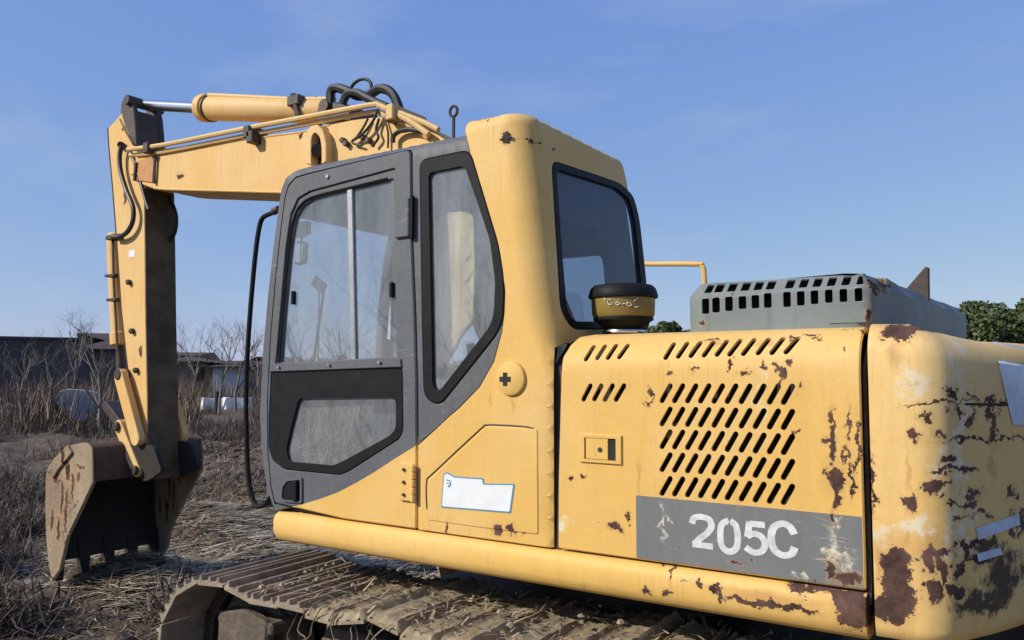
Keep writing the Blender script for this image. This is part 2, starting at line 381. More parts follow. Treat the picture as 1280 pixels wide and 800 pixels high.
M['hose'] = simple('hose_rubber', (.018, .018, .02), .5, .4, bump=.3, bscale=200, dist=.002)
M['dark_metal'] = simple('dark_greasy_metal', (.045, .038, .034), .55, .5, metal=.3, col2=(.09, .065, .05))
M['rear_brown'] = simple('dark_brown_plate', (.065, .047, .028), .85, .5, scale=5, col2=(.17, .115, .055))
M['bay'] = simple('engine_bay_dark', (.02, .018, .016), .8, .4)
M['interior'] = simple('cab_interior_plastic', (.055, .056, .06), .7, .3)
M['liner'] = simple('cab_roof_liner', (.10, .10, .105), .85, .3)
M['seat'] = simple('seat_cover_tan', (.80, .62, .34), .85, .35, scale=6)
M['chrome'] = simple('chrome_rod', (.80, .81, .83), .24, .1, metal=1, bump=0)
M['alu'] = simple('aluminium_rail', (.42, .43, .44), .4, .2, metal=.6)
M['track_steel'] = simple('dusty_track_steel', (.36, .29, .205), .85, .4, scale=7, col2=(.17, .13, .092), bump=.8, bscale=35, dist=.012)
M['caked'] = simple('caked_straw_mud', (.36, .29, .175), .95, .4, scale=26, col2=(.21, .165, .11), bump=.6, bscale=90, dist=.008)
M['frame_steel'] = simple('muddy_frame_steel', (.155, .12, .09), .9, .4, scale=7, col2=(.075, .058, .046), bump=.8, bscale=22, dist=.02)
M['bucket_steel'] = paint('rusty_bucket_steel', (.36, .29, .19), chips=.85, chip_thr=.545, fade=(.20, .13, .10), fade_amt=1.0, grime=.9, rough=.8, spec=.15,
    rust=bl([(81,572,2.5,12),(84,590,3,12),(76,622,2,20),(81,640,1.6,26),(72,662,2,16),(89,608,1.6,16),(68,600,3,3),(99,583,7,1.6),(96,596,2,7),(64,650,1.5,14)], 3.6))
M['bucket_shell'] = simple('bucket_shell_steel', (.10, .07, .055), .85, .5, scale=5, bump=.5, bscale=18, dist=.02)  # darker than the side plates, shade put into the colour
M['bucket_dark'] = simple('bucket_shaded_steel', (.030, .024, .021), .85, .5, scale=5, bump=.5, bscale=18, dist=.02)  # near-black, paints in the shade of the mouth; also on teeth and hangers
M['white'] = simple('white_vinyl', (.78, .80, .80), .4, .1, bump=0)
M['blueink'] = simple('blue_print', (.10, .28, .42), .4, .1, bump=0)
M['letter'] = simple('worn_white_letter_paint', (.72, .73, .70), .5, .2, scale=30, col2=(.45, .46, .46), bump=0)
M['tape'] = simple('pale_reflective_tape', (.62, .68, .76), .25, .25, scale=14, bump=.1)
M['drum_yellow'] = simple('air_cleaner_yellow', (.30, .21, .05), .45, .4, scale=5)
M['orange'] = simple('orange_primer', (.62, .28, .09), .5, .3)
def glass_mat(name, tint, dust, refl=1.5):
    t = NT(name); t.n.remove(t.bsdf)
    tr = t.n.new('ShaderNodeBsdfTransparent'); tr.inputs[0].default_value = (*tint, 1)
    gl = t.n.new('ShaderNodeBsdfGlossy'); gl.inputs['Roughness'].default_value = .015; gl.inputs[0].default_value = (.95, .97, 1, 1)
    df = t.n.new('ShaderNodeBsdfDiffuse'); df.inputs[0].default_value = (.62, .66, .70, 1)
    fr = t.n.new('ShaderNodeFresnel'); fr.inputs[0].default_value = 1.52
    m1 = t.n.new('ShaderNodeMixShader'); m2 = t.n.new('ShaderNodeMixShader')
    d1 = t.ramp(t.noise(1, 5, .7, vec=t.vec('MULTIPLY', t.pos, (9, 9, 2.2))), .3, .8)
    d2 = t.ramp(t.noise(60, 4, .7), .3, .8)
    nb = t.math('SUBTRACT', 1.0, t.geo.outputs['Backfacing'])
    f = t.math('MULTIPLY', t.math('MULTIPLY', nb, dust), t.math('ADD', .45, t.math('ADD', t.math('MULTIPLY', d1, .7), t.math('MULTIPLY', d2, .25))))
    t.l.new(f, m1.inputs[0]); t.l.new(tr.outputs[0], m1.inputs[1]); t.l.new(df.outputs[0], m1.inputs[2])
    f2 = t.math('MULTIPLY', t.math('MULTIPLY', fr.outputs[0], nb), refl, True)
    t.l.new(f2, m2.inputs[0]); t.l.new(m1.outputs[0], m2.inputs[1]); t.l.new(gl.outputs[0], m2.inputs[2]); t.l.new(m2.outputs[0], t.out.inputs[0])
    return t.mat
M['glass'] = glass_mat('dusty_window_glass', (.93, .95, .95), .26, 1.9)
M['glass_q'] = glass_mat('dusty_quarter_glass', (.9, .93, .94), .32, 1.9)
M['glass_r'] = glass_mat('tinted_rear_glass', (.72, .76, .80), .08, .75)

# ================================================================== THE EXCAVATOR
YS = 2.83                                   # plane of the machine's left side
YC = 4.1                                    # its centre line
EX = empty('excavator', (-1.85, YC, 0), 'yellow tracked excavator with grey cab, raised arm and rust-chipped engine hood marked 205C', 'excavator')
ZS = 1.19                                   # top of the deck sill
# ---------------- cab
CR, CZ = .13, 2.975
def cr(z): q = min(1, max(0, (z-1.85)/.3)); return .03+.10*q*q*(3-2*q)
def xr(z): return -1.655 - .135*max(0, z-2.0)
def prof(v, zt, rt):
    v0 = zt-rt
    if v <= v0: return 0.0, v, 0.0
    a = min((v-v0)/rt, math.pi/2); return rt*(1-math.cos(a)), v0+rt*math.sin(a), a
def cab_map(zt, rt, proud=0.0):
    def f(s, v, d):
        ins, z, a = prof(v, zt, rt); d = d-proud
        ins2 = ins + d*math.cos(a); z2 = z - d*math.sin(a)
        r = cr(z); base = xr(z)-r; k = s-base; arc = r*math.pi/2
        if k <= 0: return (s, YS+ins2, z2)
        if k <= arc:
            q = k/r; return (base+(r-ins2)*math.sin(q), YS+r-(r-ins2)*math.cos(q), z2)
        return (base+r-ins2, YS+r+(k-arc), z2)
    return f
def s_rear(Y, z): r = cr(z); return xr(z)-r+r*math.pi/2+(Y-(YS+r))
def rear_px(px, py):
    """photo point on the cab's leaning rear face -> (s, v)"""
    z = 2.5
    for _ in range(12):
        xx = xr(z); d = ray(px, py); t = xx/d.x; z = CAMZ+d.z*t; Y = d.y*t
    return (s_rear(Y, z), z)
CABM = cab_map(CZ, .07); CABY = cab_map(3.025, .055, .004)
edge_px = [(343,640),(334,615),(327,575),(324,520),(327,450),(334,370),(342,300),(348,255),(351,236),(357,221),(367,210),(381,203)]
bound_px = [(585,150),(581,160),(596,224),(609,269),(618,295),(625,318),(630,345),(632,365),(631,392),(628,415),(618,452),(600,484),(575,510),(562,521),(545,537),(521,557),(495,573),(469,590),(447,603),(424,615),(400,624),(379,630),(360,635),(343,640)]
vt = lambda zt, rt: zt-rt+rt*math.pi/2
left = xz(edge_px, YS); bnd = xz(bound_px, YS)
bnd = [(bnd[0][0], vt(CZ, .07))]+bnd[1:]
door_px = [(344,638),(339,605),(335.5,560),(335,500),(339,420),(346,340),(353,278),(357,247),(361,233),(370,222.5),(385,218),(440,204.5),(505,189),(511,188.5),(514,193),(515,300),(519,400),(521,480),(521.5,560),(521,661),(430,650)]
door = xz(door_px, YS); door[-1] = (door[-1][0], ZS+.006); door[-2] = (door[-2][0], ZS+.006); door[0] = (door[0][0], ZS+.04)
q_out = rounded(xz([(524.5,200),(588,187),(604,240),(624,306),(631,352),(630,395),(624,415),(550,508),(530,497),(528,420)], YS), .05)
q_in = rounded(xz([(536,216),(581,207),(598,255),(613,300),(619.5,352),(618,392),(613,408),(549,490),(541,482),(540,420)], YS), .03)
gr = [(a, b) for a in np.arange(-3.5, -1.4, .08) for b in np.concatenate([np.arange(1.2, 2.85, .1), np.arange(2.88, 3.12, .014)])]
# grey side frame: everything forward of the grey/yellow boundary, door opening cut out
L_top = [(x, vt(CZ, .07)) for x in np.linspace(left[-1][0]+.03, bnd[0][0]-.02, 12)]
frame_out = left + L_top + bnd
d_in = inset(densify(door, .05), -.009)
mb = MB(); rail = [p for p in frame_out]
# the frame passes under the door's lower edge, so its opening is the door outline closed by the boundary
cab = EX
def grey_side(s, v): return 0
panel(mb, rounded(frame_out, .012, 2), [d_in, inset(densify(q_out, .03), -.002)], CABM, .045, .006, .05, gr)
o_frame = mb.build('cab_frame', [M['grey']], EX)
# roof with its rounded edge strip and right wall
mb = MB(); mb.box(-3.30, -1.86, YS+.07, 3.76, CZ-.03, CZ-.002, .01); mb.box(-3.27, -1.86, YS+.06, 3.74, CZ-.06, CZ-.032, mi=1)
mb.build('cab_roof', [M['grey'], M['liner']], EX)
# yellow rear shell: side part, rounded corner and rear face with its window
def shell_outline():
    b2 = [(x, z) for x, z in bnd]; b2[0] = (b2[0][0], vt(3.025, .055))
    zb = ZS+.004; s_end = lambda z: s_rear(3.81, z)
    out = [p for p in b2 if p[0] > xz([(522.5, 557)], YS)[0][0]]
    xd = xz([(523, 557)], YS)[0]; xb = xz([(523.2, 661)], YS)[0]
    out += [xd, (xb[0], zb)]
    xcr = xz([(692, 683)], YS)[0][0]
    out += [(xcr, zb), (xcr, 1.6), (xcr+.0, 2.0)]
    out += [(s_rear(YS+CR, 2.0)-.02, 2.02), (s_end(2.02), 2.02), (s_end(2.9), 2.9)]
    out += [(s_rear(3.76, 3.0), vt(3.025, .055)), (xr(3.)-CR, vt(3.025, .055))]
    return out
so = shell_outline()
rw_out = rounded([rear_px(*p) for p in [(688,200),(772,228),(791,243),(799,275),(807,349),(812,412),(714,412),(700,390),(694,300)]], .06)
rw_in = rounded([rear_px(*p) for p in [(694,211),(770,235),(786,249),(793,278),(800,349),(804,402),(716,402),(707,386),(700,300)]], .045)
g2 = []
for z in np.concatenate([np.arange(1.22, 2.95, .09), np.arange(2.965, 3.1, .010)]):
    zz_ = prof(z, 3.025, .055)[1]; c_r = cr(zz_); b0 = xr(zz_)-c_r
    g2 += [(b0+k*c_r*math.pi/2/10, z) for k in range(0, 11)] + [(b0+c_r*1.5708+k*.1, z) for k in range(1, 9)] + [(b0-.1*k, z) for k in range(1, 10)]
mb = MB(); panel(mb, so, [inset(densify(q_out, .03), -.002), inset(densify(rw_out, .03), -.001)], CABY, .045, .003, .02, g2)
shell = mb.build('cab_rear_shell', [M['cab_yellow']], EX)
# right wall with window, front posts, windshield header, floor
mb = MB()
flat = lambda Y: (lambda s, v, d: (s, Y-d, v))
panel(mb, [(-3.36, ZS), (-1.70, ZS), (-1.70, 2.2), (-1.80, 2.93), (-3.3, 2.93), (-3.38, 2.6)],
      [rounded([(-3.25, 1.75), (-2.45, 1.75), (-2.45, 2.75), (-3.22, 2.75)], .05), rounded([(-2.30, 1.9), (-1.84, 1.9), (-1.90, 2.52), (-2.30, 2.52)], .05)], flat(3.81), .04, 0, .2)
mb.build('cab_right_wall', [M['interior']], EX)
mb = MB()
for y in (2.90, 3.74): mb.tube([(-3.40, y, 1.2), (-3.43, y, 1.9), (-3.37, y, 2.55), (-3.27, y, 2.93)], .035, 8, smooth=4)
mb.box(-3.36, -3.28, 2.90, 3.76, 2.74, 2.95, .01); mb.box(-3.44, -3.38, 2.88, 3.76, 1.70, 1.76, .01); mb.box(-3.43, -3.37, 2.88, 3.76, ZS, 1.32, .01)
mb.build('windshield_frame', [M['grey']], EX)
def sheet(name, pts, mat, parent, th=.004):
    mb = MB(); n = len(pts); P = [Vector(p) for p in pts]; nn = (P[1]-P[0]).cross(P[-1]-P[0]).normalized()*th
    mb.add([*P, *[p+nn for p in P]], [tuple(range(n)), tuple(range(2*n-1, n-1, -1))]+[(i, (i+1) % n, n+(i+1) % n, n+i) for i in range(n)])
    return mb.build(name, [mat], parent, smooth=False)
sheet('windshield', [(-3.42, 2.92, 1.76), (-3.42, 3.74, 1.76), (-3.33, 3.74, 2.74), (-3.33, 2.92, 2.74)], M['glass_r'], EX)
sheet('side_window', [(-3.25, 3.79, 1.75), (-2.45, 3.79, 1.75), (-2.45, 3.79, 2.75), (-3.25, 3.79, 2.75)], M['glass_r'], EX)
sheet('side_window', [(-2.35, 3.79, 1.9), (-1.8, 3.79, 1.9), (-1.88, 3.79, 2.54), (-2.35, 3.79, 2.54)], M['glass_r'], EX)
mb = MB(); mb.box(-3.38, -1.70, 2.88, 3.77, 1.15, 1.24, .005); mb.build('cab_floor', [M['interior']], EX)
# quarter window: rubber frame and glass
def plate(name, out, holes, mats, parent, mapf=CABM, d0=0.0, th=.02, ch=.003, dens=.04, hole_ch=0.0, grid=(), mat_fn=None, cuts=()):
    mb = MB(); f = (lambda s, v, d: mapf(s, v, d+d0)); panel(mb, out, holes, f, th, ch, dens, grid, mat_fn, hole_ch, cuts)
    return mb.build(name, mats, parent)
gq = [(a, b) for a in np.arange(-3.5, -1.5, .06) for b in np.arange(1.2, 3.1, .06)]
qs = plate('quarter_window_seal', q_out, [q_in], [M['rubber']], EX, d0=-.004, th=.03, ch=.006)
plate('quarter_window_glass', inset(q_in, -.008), [], [M['glass_q']], EX, d0=.012, th=.004, ch=0, grid=gq)
rs = plate('rear_window_seal', rw_out, [rw_in], [M['rubber']], EX, mapf=CABY, d0=-.002, th=.03, ch=.006)
gw = []
for z in np.arange(2.0, 3.0, .05): gw += [(xr(z)-CR+CR*k*.1571, z) for k in range(0, 11)]+[(xr(z)-CR+CR*1.5708+.1*k, z) for k in range(1, 9)]
plate('rear_window_glass', inset(rw_in, -.008), [], [M['glass_r']], EX, mapf=CABY, d0=.012, th=.004, ch=0, grid=gw)
# ---------------- door
w_out = rounded(xz([(345,458),(351,390),(358,310),(364,268),(373,248),(388,239),(495,210),(498,330),(502,456)], YS), .012)
w_in = rounded(xz([(350,453),(355,385),(362.5,308),(368.5,273),(377,257),(392,247.5),(491.5,222),(493,330),(496,447)], YS), .012)
l_out = rounded(xz([(340,462),(337,520),(337,560),(342,576),(356,587),(425,594),(436,590),(500,549),(505,538),(504,459)], YS), .02)
l_in = rounded(xz([(374,498),(366,528),(358,562),(362,577),(417,582),(428,577),(489,544),(495.5,535),(495.5,500),(489,496)], YS), .025)
yl = [p for p in bnd]
def below(s, v):
    pts = sorted(yl, key=lambda p: p[0]); xs = [p[0] for p in pts]
    lo = [p for p in yl if p[1] < 2.0]; lo.sort(); zz = np.interp(s, [p[0] for p in lo], [p[1] for p in lo]); return 1 if v < zz else 0
cut = [p for p in densify(yl, .03, False) if door[0][0]-.05 < p[0] < xz([(524,557)], YS)[0][0] and p[1] < 1.9]
DM = cab_map(CZ+.4, .07, .006)
drm = MB(); panel(drm, rounded(door, .012, 2), [w_out, l_out], DM, .04, .006, .04, gq, below, .003, [cut])
DOOR = drm.build('door', [M['grey'], M['cab_yellow']], EX)
plate('window_frame', w_out, [w_in], [M['grey']], DOOR, DM, .010, .025, .003)
plate('window_glass', inset(w_in, -.006), [], [M['glass']], DOOR, DM, .022, .004, 0)
plate('window_seal', inset(l_out, .001), [l_in], [M['rubber']], DOOR, DM, .002, .03, .006)
plate('lower_window_glass', inset(l_in, -.006), [], [M['glass']], DOOR, DM, .016, .004, 0)
def spx(px, py): return xz([(px, py)], YS)[0]
plate('window_mullion', xz([(433,234),(439.5,232.5),(444,452),(438,453)], YS), [], [M['alu']], DOOR, DM, .008, .02, .003)
plate('window_rail', xz([(343,455),(496,446),(503,449),(504,459),(339,465)], YS), [], [M['grey']], DOOR, DM, -.010, .03, .004)
for p in [(352,459),(415,456),(478,453)]:
    a, z = spx(*p); MB().cyl((a, YS-.028, z), (a, YS-.01, z), .007, 8).build('screw', [M['alu']], DOOR)
# rubber lines round the window
def line_tube(name, px, r, mat, parent, Y=YS-.006, n=6, sm=3, closed=False):
    P = [PY(a, b, Y) for a, b in px]
    if closed: P.append(P[0])
    return MB().tube(P, r, n, smooth=sm).build(name, [mat], parent)
line_tube('window_gasket', [(349,453),(354,385),(361.5,308),(367.5,273),(376,256.5),(391,246.5),(430,236.5),(484,223.5)], .0075, M['rubber'], DOOR, YS+.002)
# latch knobs
for p in [(365,372),(488,362)]:
    a, z = spx(*p); MB().box(a-.008, a+.012, YS-.004, YS+.02, z-.035, z+.035, .004).build('window_latch', [M['rubber']], DOOR)
p = spx(411, 221); MB().cyl((p[0], YS-.014, p[1]), (p[0], YS-.004, p[1]), .012, 12, .003).build('door_bolt', [M['alu']], DOOR)
# door handle
hx = rounded(xz([(353,622),(354,607),(361,598),(380,596),(380,629),(356,627)], YS), .012)
plate('handle_recess', hx, [], [M['rubber']], DOOR, DM, -.004, .01, .003)
plate('handle_rim', hx, [inset(hx, .012)], [M['grey']], DOOR, DM, -.010, .008, .002)
plate('handle', rounded(xz([(369,601),(375,600),(375,626),(369,625)], YS), .004), [], [M['rubber']], DOOR, DM, -.022, .012, .003)
# hinges
def hinge(px, mat, nb):
    x0, z1 = spx(px[0], px[1]); x1, z0 = spx(px[2], px[3])
    mb = MB(); mb.box(x0, x1-.02, YS-.022, YS-.004, z0, z1, .004)
    o = mb.build('door_hinge', [mat], EX)
    k = MB(); 
    for i in range(nb): 
        a = z0+(z1-z0)*i/nb; b = z0+(z1-z0)*(i+1)/nb-.004; k.cyl((x1-.012, YS-.024, a), (x1-.012, YS-.024, b), .012, 12, .002)
    k.build('hinge_knuckle', [mat], o)
    return o, x0, x1, z0, z1
h1 = hinge((497,251,517,296), M['grey'], 1)
MB().box(h1[2]-.006, h1[2]+.012, YS-.026, YS-.006, h1[3]-.01, h1[4]+.01, .003).build('hinge_shadow', [M['rubber']], h1[0])  # black strip stands in for the upper hinge's shadow
h2 = hinge((503,578,523,627), M['cab_yellow'], 5)
for i in range(3):
    z = h2[3]+(h2[4]-h2[3])*(i+.5)/3; xx = h2[1]+.03; MB().cyl((xx, YS-.03, z), (xx, YS-.018, z), .008, 6).build('hinge_bolt', [M['dark_metal']], h2[0])
# pressed line, boss, cross holes, label
line_tube('pressed_seam', [(534,636),(533,615),(534,600),(540,593),(600,537),(608,531.5),(620,531),(655,533),(668,536)], .0042, M['dark_metal'], shell, YS-.003, 6, 2)  # dark bead puts the pressed edge's shadow and dirt into colour
pp = rounded(xz([(536,650),(536,601),(609,533),(673,536),(674,668),(600,659)], YS), .012); MB().prism(pp, YS-.0085, YS+.01, .0035).build('pressed_panel', [M['cab_yellow']], shell)
c = spx(640, 473); MB().lathe((0, 0), [(0, .018), (.060, .018), (.070, .013), (.075, 0)], 36).build('boss', [M['cab_yellow']], shell)
bo = [o for o in shell.children if o.name.startswith('boss')][0]
bo.data.transform(Matrix.Translation(wloc(shell))); bo.data.transform(Matrix.Rotation(math.pi/2, 4, 'X')); bo.data.transform(Matrix.Translation(Vector((c[0]+.0, YS-.004, c[1]))-wloc(shell)))
def cross(px, py, r, Y):
    a, z = spx(px, py); mb = MB(); w = r*.38
    P = [(-w,-r),(w,-r),(w,-w),(r,-w),(r,w),(w,w),(w,r),(-w,r),(-w,w),(-r,w),(-r,-w),(-w,-w)]
    mb.prism([(a+u, z+v) for u, v in P], Y, Y+.004); return mb.build('cross_hole', [M['bay']], shell)
cross(635, 474, .028, YS-.0235)
cross(634, 172, .022, YS-.007)
lab = xz([(556,593),(560,589.5),(565,592),(570,595),(606,597.5),(607,604),(645,604.5),(640,641),(553,634)], YS)
mb = MB(); mb.prism(rounded(lab, .006), YS-.0105, YS-.008); lo = mb.build('label_sticker', [M['blueink']], shell)
mb = MB(); mb.prism(rounded(inset(lab, .006), .006), YS-.0118, YS-.0102); mb.build('label_face', [M['white']], lo)
mb = MB(); a, z = spx(563, 603); mb.tube([(a-.012, YS-.012, z+.012), (a+.006, YS-.012, z+.008), (a+.010, YS-.012, z-.008), (a-.004, YS-.012, z-.018)], .003, 5, smooth=3)
mb.tube([(a-.010, YS-.012, z), (a+.002, YS-.012, z-.004)], .003, 5); mb.build('label_mark', [M['blueink']], lo)
# roof eye bolt
e = PY(567, 152, 3.0); mb = MB(); mb.cyl(Vector((e.x, 3.0, CZ-.02)), e, .008, 8); mb.cyl(e, e+Vector((0, 0, .03)), .008, 8)
mb.tube([e+Vector((.022*math.sin(t), .0, .05+.026*-math.cos(t))) for t in np.linspace(0, 2*math.pi, 17)], .007, 6, cap=False); mb.build('lifting_eye', [M['dark_metal']], EX)
# grab rail at the door's front edge
gp = [(349,262),(338,267),(328,273),(323,290),(318,330),(312,400),(308,470),(308,540),(310,590),(314,618),(321,632),(330,631),(338,622)]
MB().tube([PY(a, b, YS+.02) for a, b in gp], .013, 10, smooth=4).build('grab_rail', [M['rubber']], EX)
MB().cyl(PY(341,265,YS+.02), PY(349,261,YS+.02), .02, 10, .003).build('rail_mount', [M['dark_metal']], EX)
# ---------------- cab interior
SEAT = MB().box(-2.62, -2.12, 3.08, 3.56, 1.52, 1.66, .03).build('seat', [M['interior']], EX)
mb = MB(); mb.prism(rounded([(-2.30, 1.6), (-2.10, 1.6), (-1.98, 2.35), (-2.12, 2.38)], .04), 3.08, 3.56, .03); mb.build('backrest', [M['interior']], SEAT)
mb = MB(); mb.prism(rounded([(-2.14, 2.36), (-2.02, 2.36), (-1.99, 2.62), (-2.12, 2.60)], .04), 3.17, 3.47, .03); mb.build('headrest', [M['interior']], SEAT)
mb = MB(); mb.box(-2.55, -2.2, 3.14, 3.5, 1.24, 1.53, .01); mb.build('seat_base', [M['interior']], SEAT)
for y0, y1 in ((2.93, 3.05), (3.60, 3.76)):
    cn = MB().box(-2.75, -2.1, y0, y1, 1.5, 1.80, .02).build('console', [M['interior']], EX)
    ym = (y0+y1)/2; mb = MB(); mb.tube([(-2.66, ym, 1.8), (-2.68, ym, 1.95)], .012, 8); mb.tube([(-2.68, ym, 1.94), (-2.69, ym, 2.06)], [.022, .026], 10); mb.build('control_lever', [M['rubber']], cn)
mp = PY(399, 356, 3.60); mo = MB().tube([mp+Vector((0, 0, -.55)), mp+Vector((0, 0, -.03))], .005, 6).build('monitor_post', [M['rubber']], EX)
mb = MB(); mb.box(-.062, .062, -.010, .010, -.035, .035, .005); me = mb.mesh('monitor', [M['interior']]); me.transform(Matrix.Rotation(math.radians(35), 4, 'Y')); me.transform(Matrix.Translation(mp)); link('monitor', me, mo)
for x in (-2.95, -3.05):
    MB().tube([(x, 3.25, 1.24), (x-.03, 3.25, 1.45), (x-.12, 3.25, 1.62)], .010, 6, smooth=3).build('travel_lever', [M['rubber']], EX)
MB().tube([PY(356,300,3.0), PY(368,296,3.3), PY(377,296,3.3), PY(377,330,3.3)], .009, 6).build('mirror_arm', [M['rubber']], EX)
mr = rounded(xz([(370,301),(382,302),(380,330),(367,331)], 3.3), .02); MB().prism(mr, 3.30, 3.33, .006).build('mirror', [M['rubber']], EX)
MB().prism(inset(mr, .014), 3.294, 3.302).build('mirror_glass', [M['chrome']], EX)
MB().prism(xz([(369,278),(383,276),(383,291),(374,296),(368,296)], 3.3), 3.3, 3.34, .004).build('work_lamp', [M['rubber']], EX)
MB().box(-1.83, -1.81, 3.02, 3.58, 2.60, 2.86, .006).build('sun_blind', [simple('brown_grey_blind', (.075, .062, .062), .8, .3)], EX)
mb = MB(); mb.tube([(-3.36, 3.1, 1.8), (-3.36, 3.2, 2.4)], .008, 6); mb.build('wiper', [M['rubber']], EX)
# tan curtain bunched in the quarter window
cp = xz([(540,280),(548,270),(562,265),(578,264),(590,268),(594,330),(590,400),(570,430),(549,470),(541,470)], 2.905)
mb = MB(); panel(mb, rounded(cp, .03), [], lambda s, v, d: (s, 2.905+d+.008*math.sin(s*70), v), .02, .004, .04, [(a, b) for a in np.arange(-3, -1.5, .02) for b in np.arange(1.6, 2.9, .1)])
mb.build('sun_curtain', [M['seat']], EX)

# ---------------- engine hood side door with slots
HY0, HZT, HR = YS, 2.055, .155
def hood_map(proud=0.0):
    def f(s, v, d):
        ins, z, a = prof(v, HZT, HR); d -= proud; return (s, HY0+ins+d*math.cos(a), z-d*math.sin(a))
    return f
HM = hood_map()
def surf(px, py, Y0=HY0, zt=HZT, rt=HR):
    """photo point -> (s, v) on a side that rounds over at the top"""
    Y = Y0
    for _ in range(40):
        p = PY(px, py, Y); z = p.z; v0 = zt-rt
        if z <= v0: Yn = Y0
        else:
            q = min((z-v0)/rt, 1); Yn = Y0+rt*(1-math.sqrt(max(0, 1-q*q)))
        Y = .5*Y+.5*Yn
    v = z if z <= v0 else v0+rt*math.asin(min(1, (z-v0)/rt))
    return (p.x, v)
def slot(b, t, w=.0102):
    b, t = Vector(b), Vector(t); d = (t-b).normalized(); n = Vector((-d.y, d.x)); b = b+d*w; t = t-d*w; P = []
    a0 = math.atan2(n.y, n.x)
    for k in range(5): q = a0+math.pi*k/4; P.append((b.x+w*math.cos(q), b.y+w*math.sin(q)))
    for k in range(5): q = a0+math.pi+math.pi*k/4; P.append((t.x+w*math.cos(q), t.y+w*math.sin(q)))
    return P
def C2(x, y): return (690+x/3.2, 390+y/3.2)
SL = []
for bx, by, tx, ty in [(131,198,172,132),(177,193,217,130),(219,192,262,127),(264,189,309,127)] : SL.append(slot(surf(*C2(bx, by)), surf(*C2(tx, ty))))
for bx, by, tx, ty in [(121,358,158,286),(164,357,202,286),(206,359,247,286),(250,359,293,286)] : SL.append(slot(surf(*C2(bx, by)), surf(*C2(tx, ty))))
top = [(450,192,493,121),(500,187,547,118),(550,184,600,116),(603,182,652,114),(655,179,706,110),(705,178,760,107),(760,176,816,104),(819,173,873,103),(874,172,931,100),(930,169,992,98)]
for bx, by, tx, ty in top: SL.append(slot(surf(*C2(bx, by)), surf(*C2(tx, ty))))
bxs = [434,484,536,588,642,695,751,807,864,920]
for (ya, yb) in ((364,371),(457,472),(548,572),(640,672),(735,772)):
    for i, bx in enumerate(bxs):
        by = ya+(yb-ya)*(i/9)**1.2; hgt = 78+(6*i/9); SL.append(slot(surf(*C2(bx, by)), surf(*C2(bx+44+3*i/9, by-hgt))))
vtop = vt(HZT, HR)
hl = [surf(697.5, 683), surf(698, 600), surf(700.5, 500), surf(703.5, 447)]
x_r = surf(1079, 600)[0]
hood_out = [(hl[0][0], ZS+.006)]+hl[1:]+[(hl[3][0]+.03, vtop-.06), (hl[3][0]+.08, vtop)]+[(x_r, vtop), (x_r, ZS+.006)]
gh = [(a, b) for a in np.arange(-1.7, -.4, .07) for b in np.concatenate([np.arange(1.2, 1.88, .12), np.arange(1.90, 2.15, .02)])]
mb = MB(); panel(mb, rounded(hood_out, .01, 2), SL, HM, .012, .005, .06, gh, None, .0)
HOOD = mb.build('hood_side_door', [M['hood_yellow']], EX)
# decal stripe and lettering
dz = [(spx(795,619)), (spx(1076.5,646)), (spx(1076.5,727)), (spx(796,692))]
x0d, x1d = dz[0][0], x_r-.008
mb = MB(); mb.prism([(x0d, ZS+.012), (x1d, ZS+.012), (x1d, dz[1][1]), (x0d, dz[0][1])], YS-.0012, YS-.0002); DEC = mb.build('grey_stripe', [M['decal_grey']], HOOD)
def stroke(path, w, Y, mb, sm=6):
    P = [Vector(p) for p in path]; P = [Vector((q.x, q.y)) for q in catmull([Vector((p[0], p[1], 0)) for p in path], sm)] if sm else P
    L = []; R = []
    for i, p in enumerate(P):
        t = (P[min(i+1, len(P)-1)]-P[max(i-1, 0)]).normalized(); n = Vector((-t.y, t.x))*w; L.append(p+n); R.append(p-n)
    n = len(P); V = [(q.x, Y, q.y) for q in L+R]; mb.add(V, [(i, i+1, n+i+1, n+i) for i in range(n-1)])
G = {'2': [([(.04,.72),(.10,.90),(.30,.96),(.52,.90),(.58,.70),(.48,.50),(.28,.30),(.10,.09)], 6), ([(.04,.08),(.62,.08)], 0)],
     '0': [([(.32,.95),(.12,.82),(.07,.50),(.12,.18),(.32,.05),(.52,.18),(.57,.50),(.52,.82),(.36,.945)], 6)],
     '5': [([(.58,.91),(.16,.91)], 0), ([(.17,.97),(.11,.50)], 0), ([(.10,.52),(.30,.62),(.50,.54),(.58,.34),(.50,.13),(.28,.05),(.05,.18)], 6)],
     'C': [([(.62,.68),(.52,.88),(.34,.95),(.14,.82),(.07,.50),(.14,.18),(.34,.05),(.54,.12),(.62,.32)], 6)]}
def glyph(ch, pl, pr, name, parent, mat, Y, w=.092):
    """pl = bottom-left photo point, pr = top-right photo point"""
    x0, z0 = spx(*pl); x1, z1 = spx(*pr); h = z1-z0; k = (x1-x0)/.66/h; mb = MB()
    for i, (path, sm) in enumerate(G[ch]):
        stroke([(a*h, b*h) for a, b in path], w*h, -.0004*i, mb, sm)
    mb.v = [(x0+a*k, Y+y_, z0+b) for a, y_, b in mb.v]
    return mb.build(name, [mat], parent, smooth=False)
for ch, pl, pr in (('2', (864,683), (893,646)), ('0', (898,690), (926,650)), ('5', (930,691), (960,653)), ('C', (961,694), (995,654))):
    glyph(ch, pl, pr, 'number_lettering' if ch != 'C' else 'letter', DEC, M['letter'], YS-.0022)
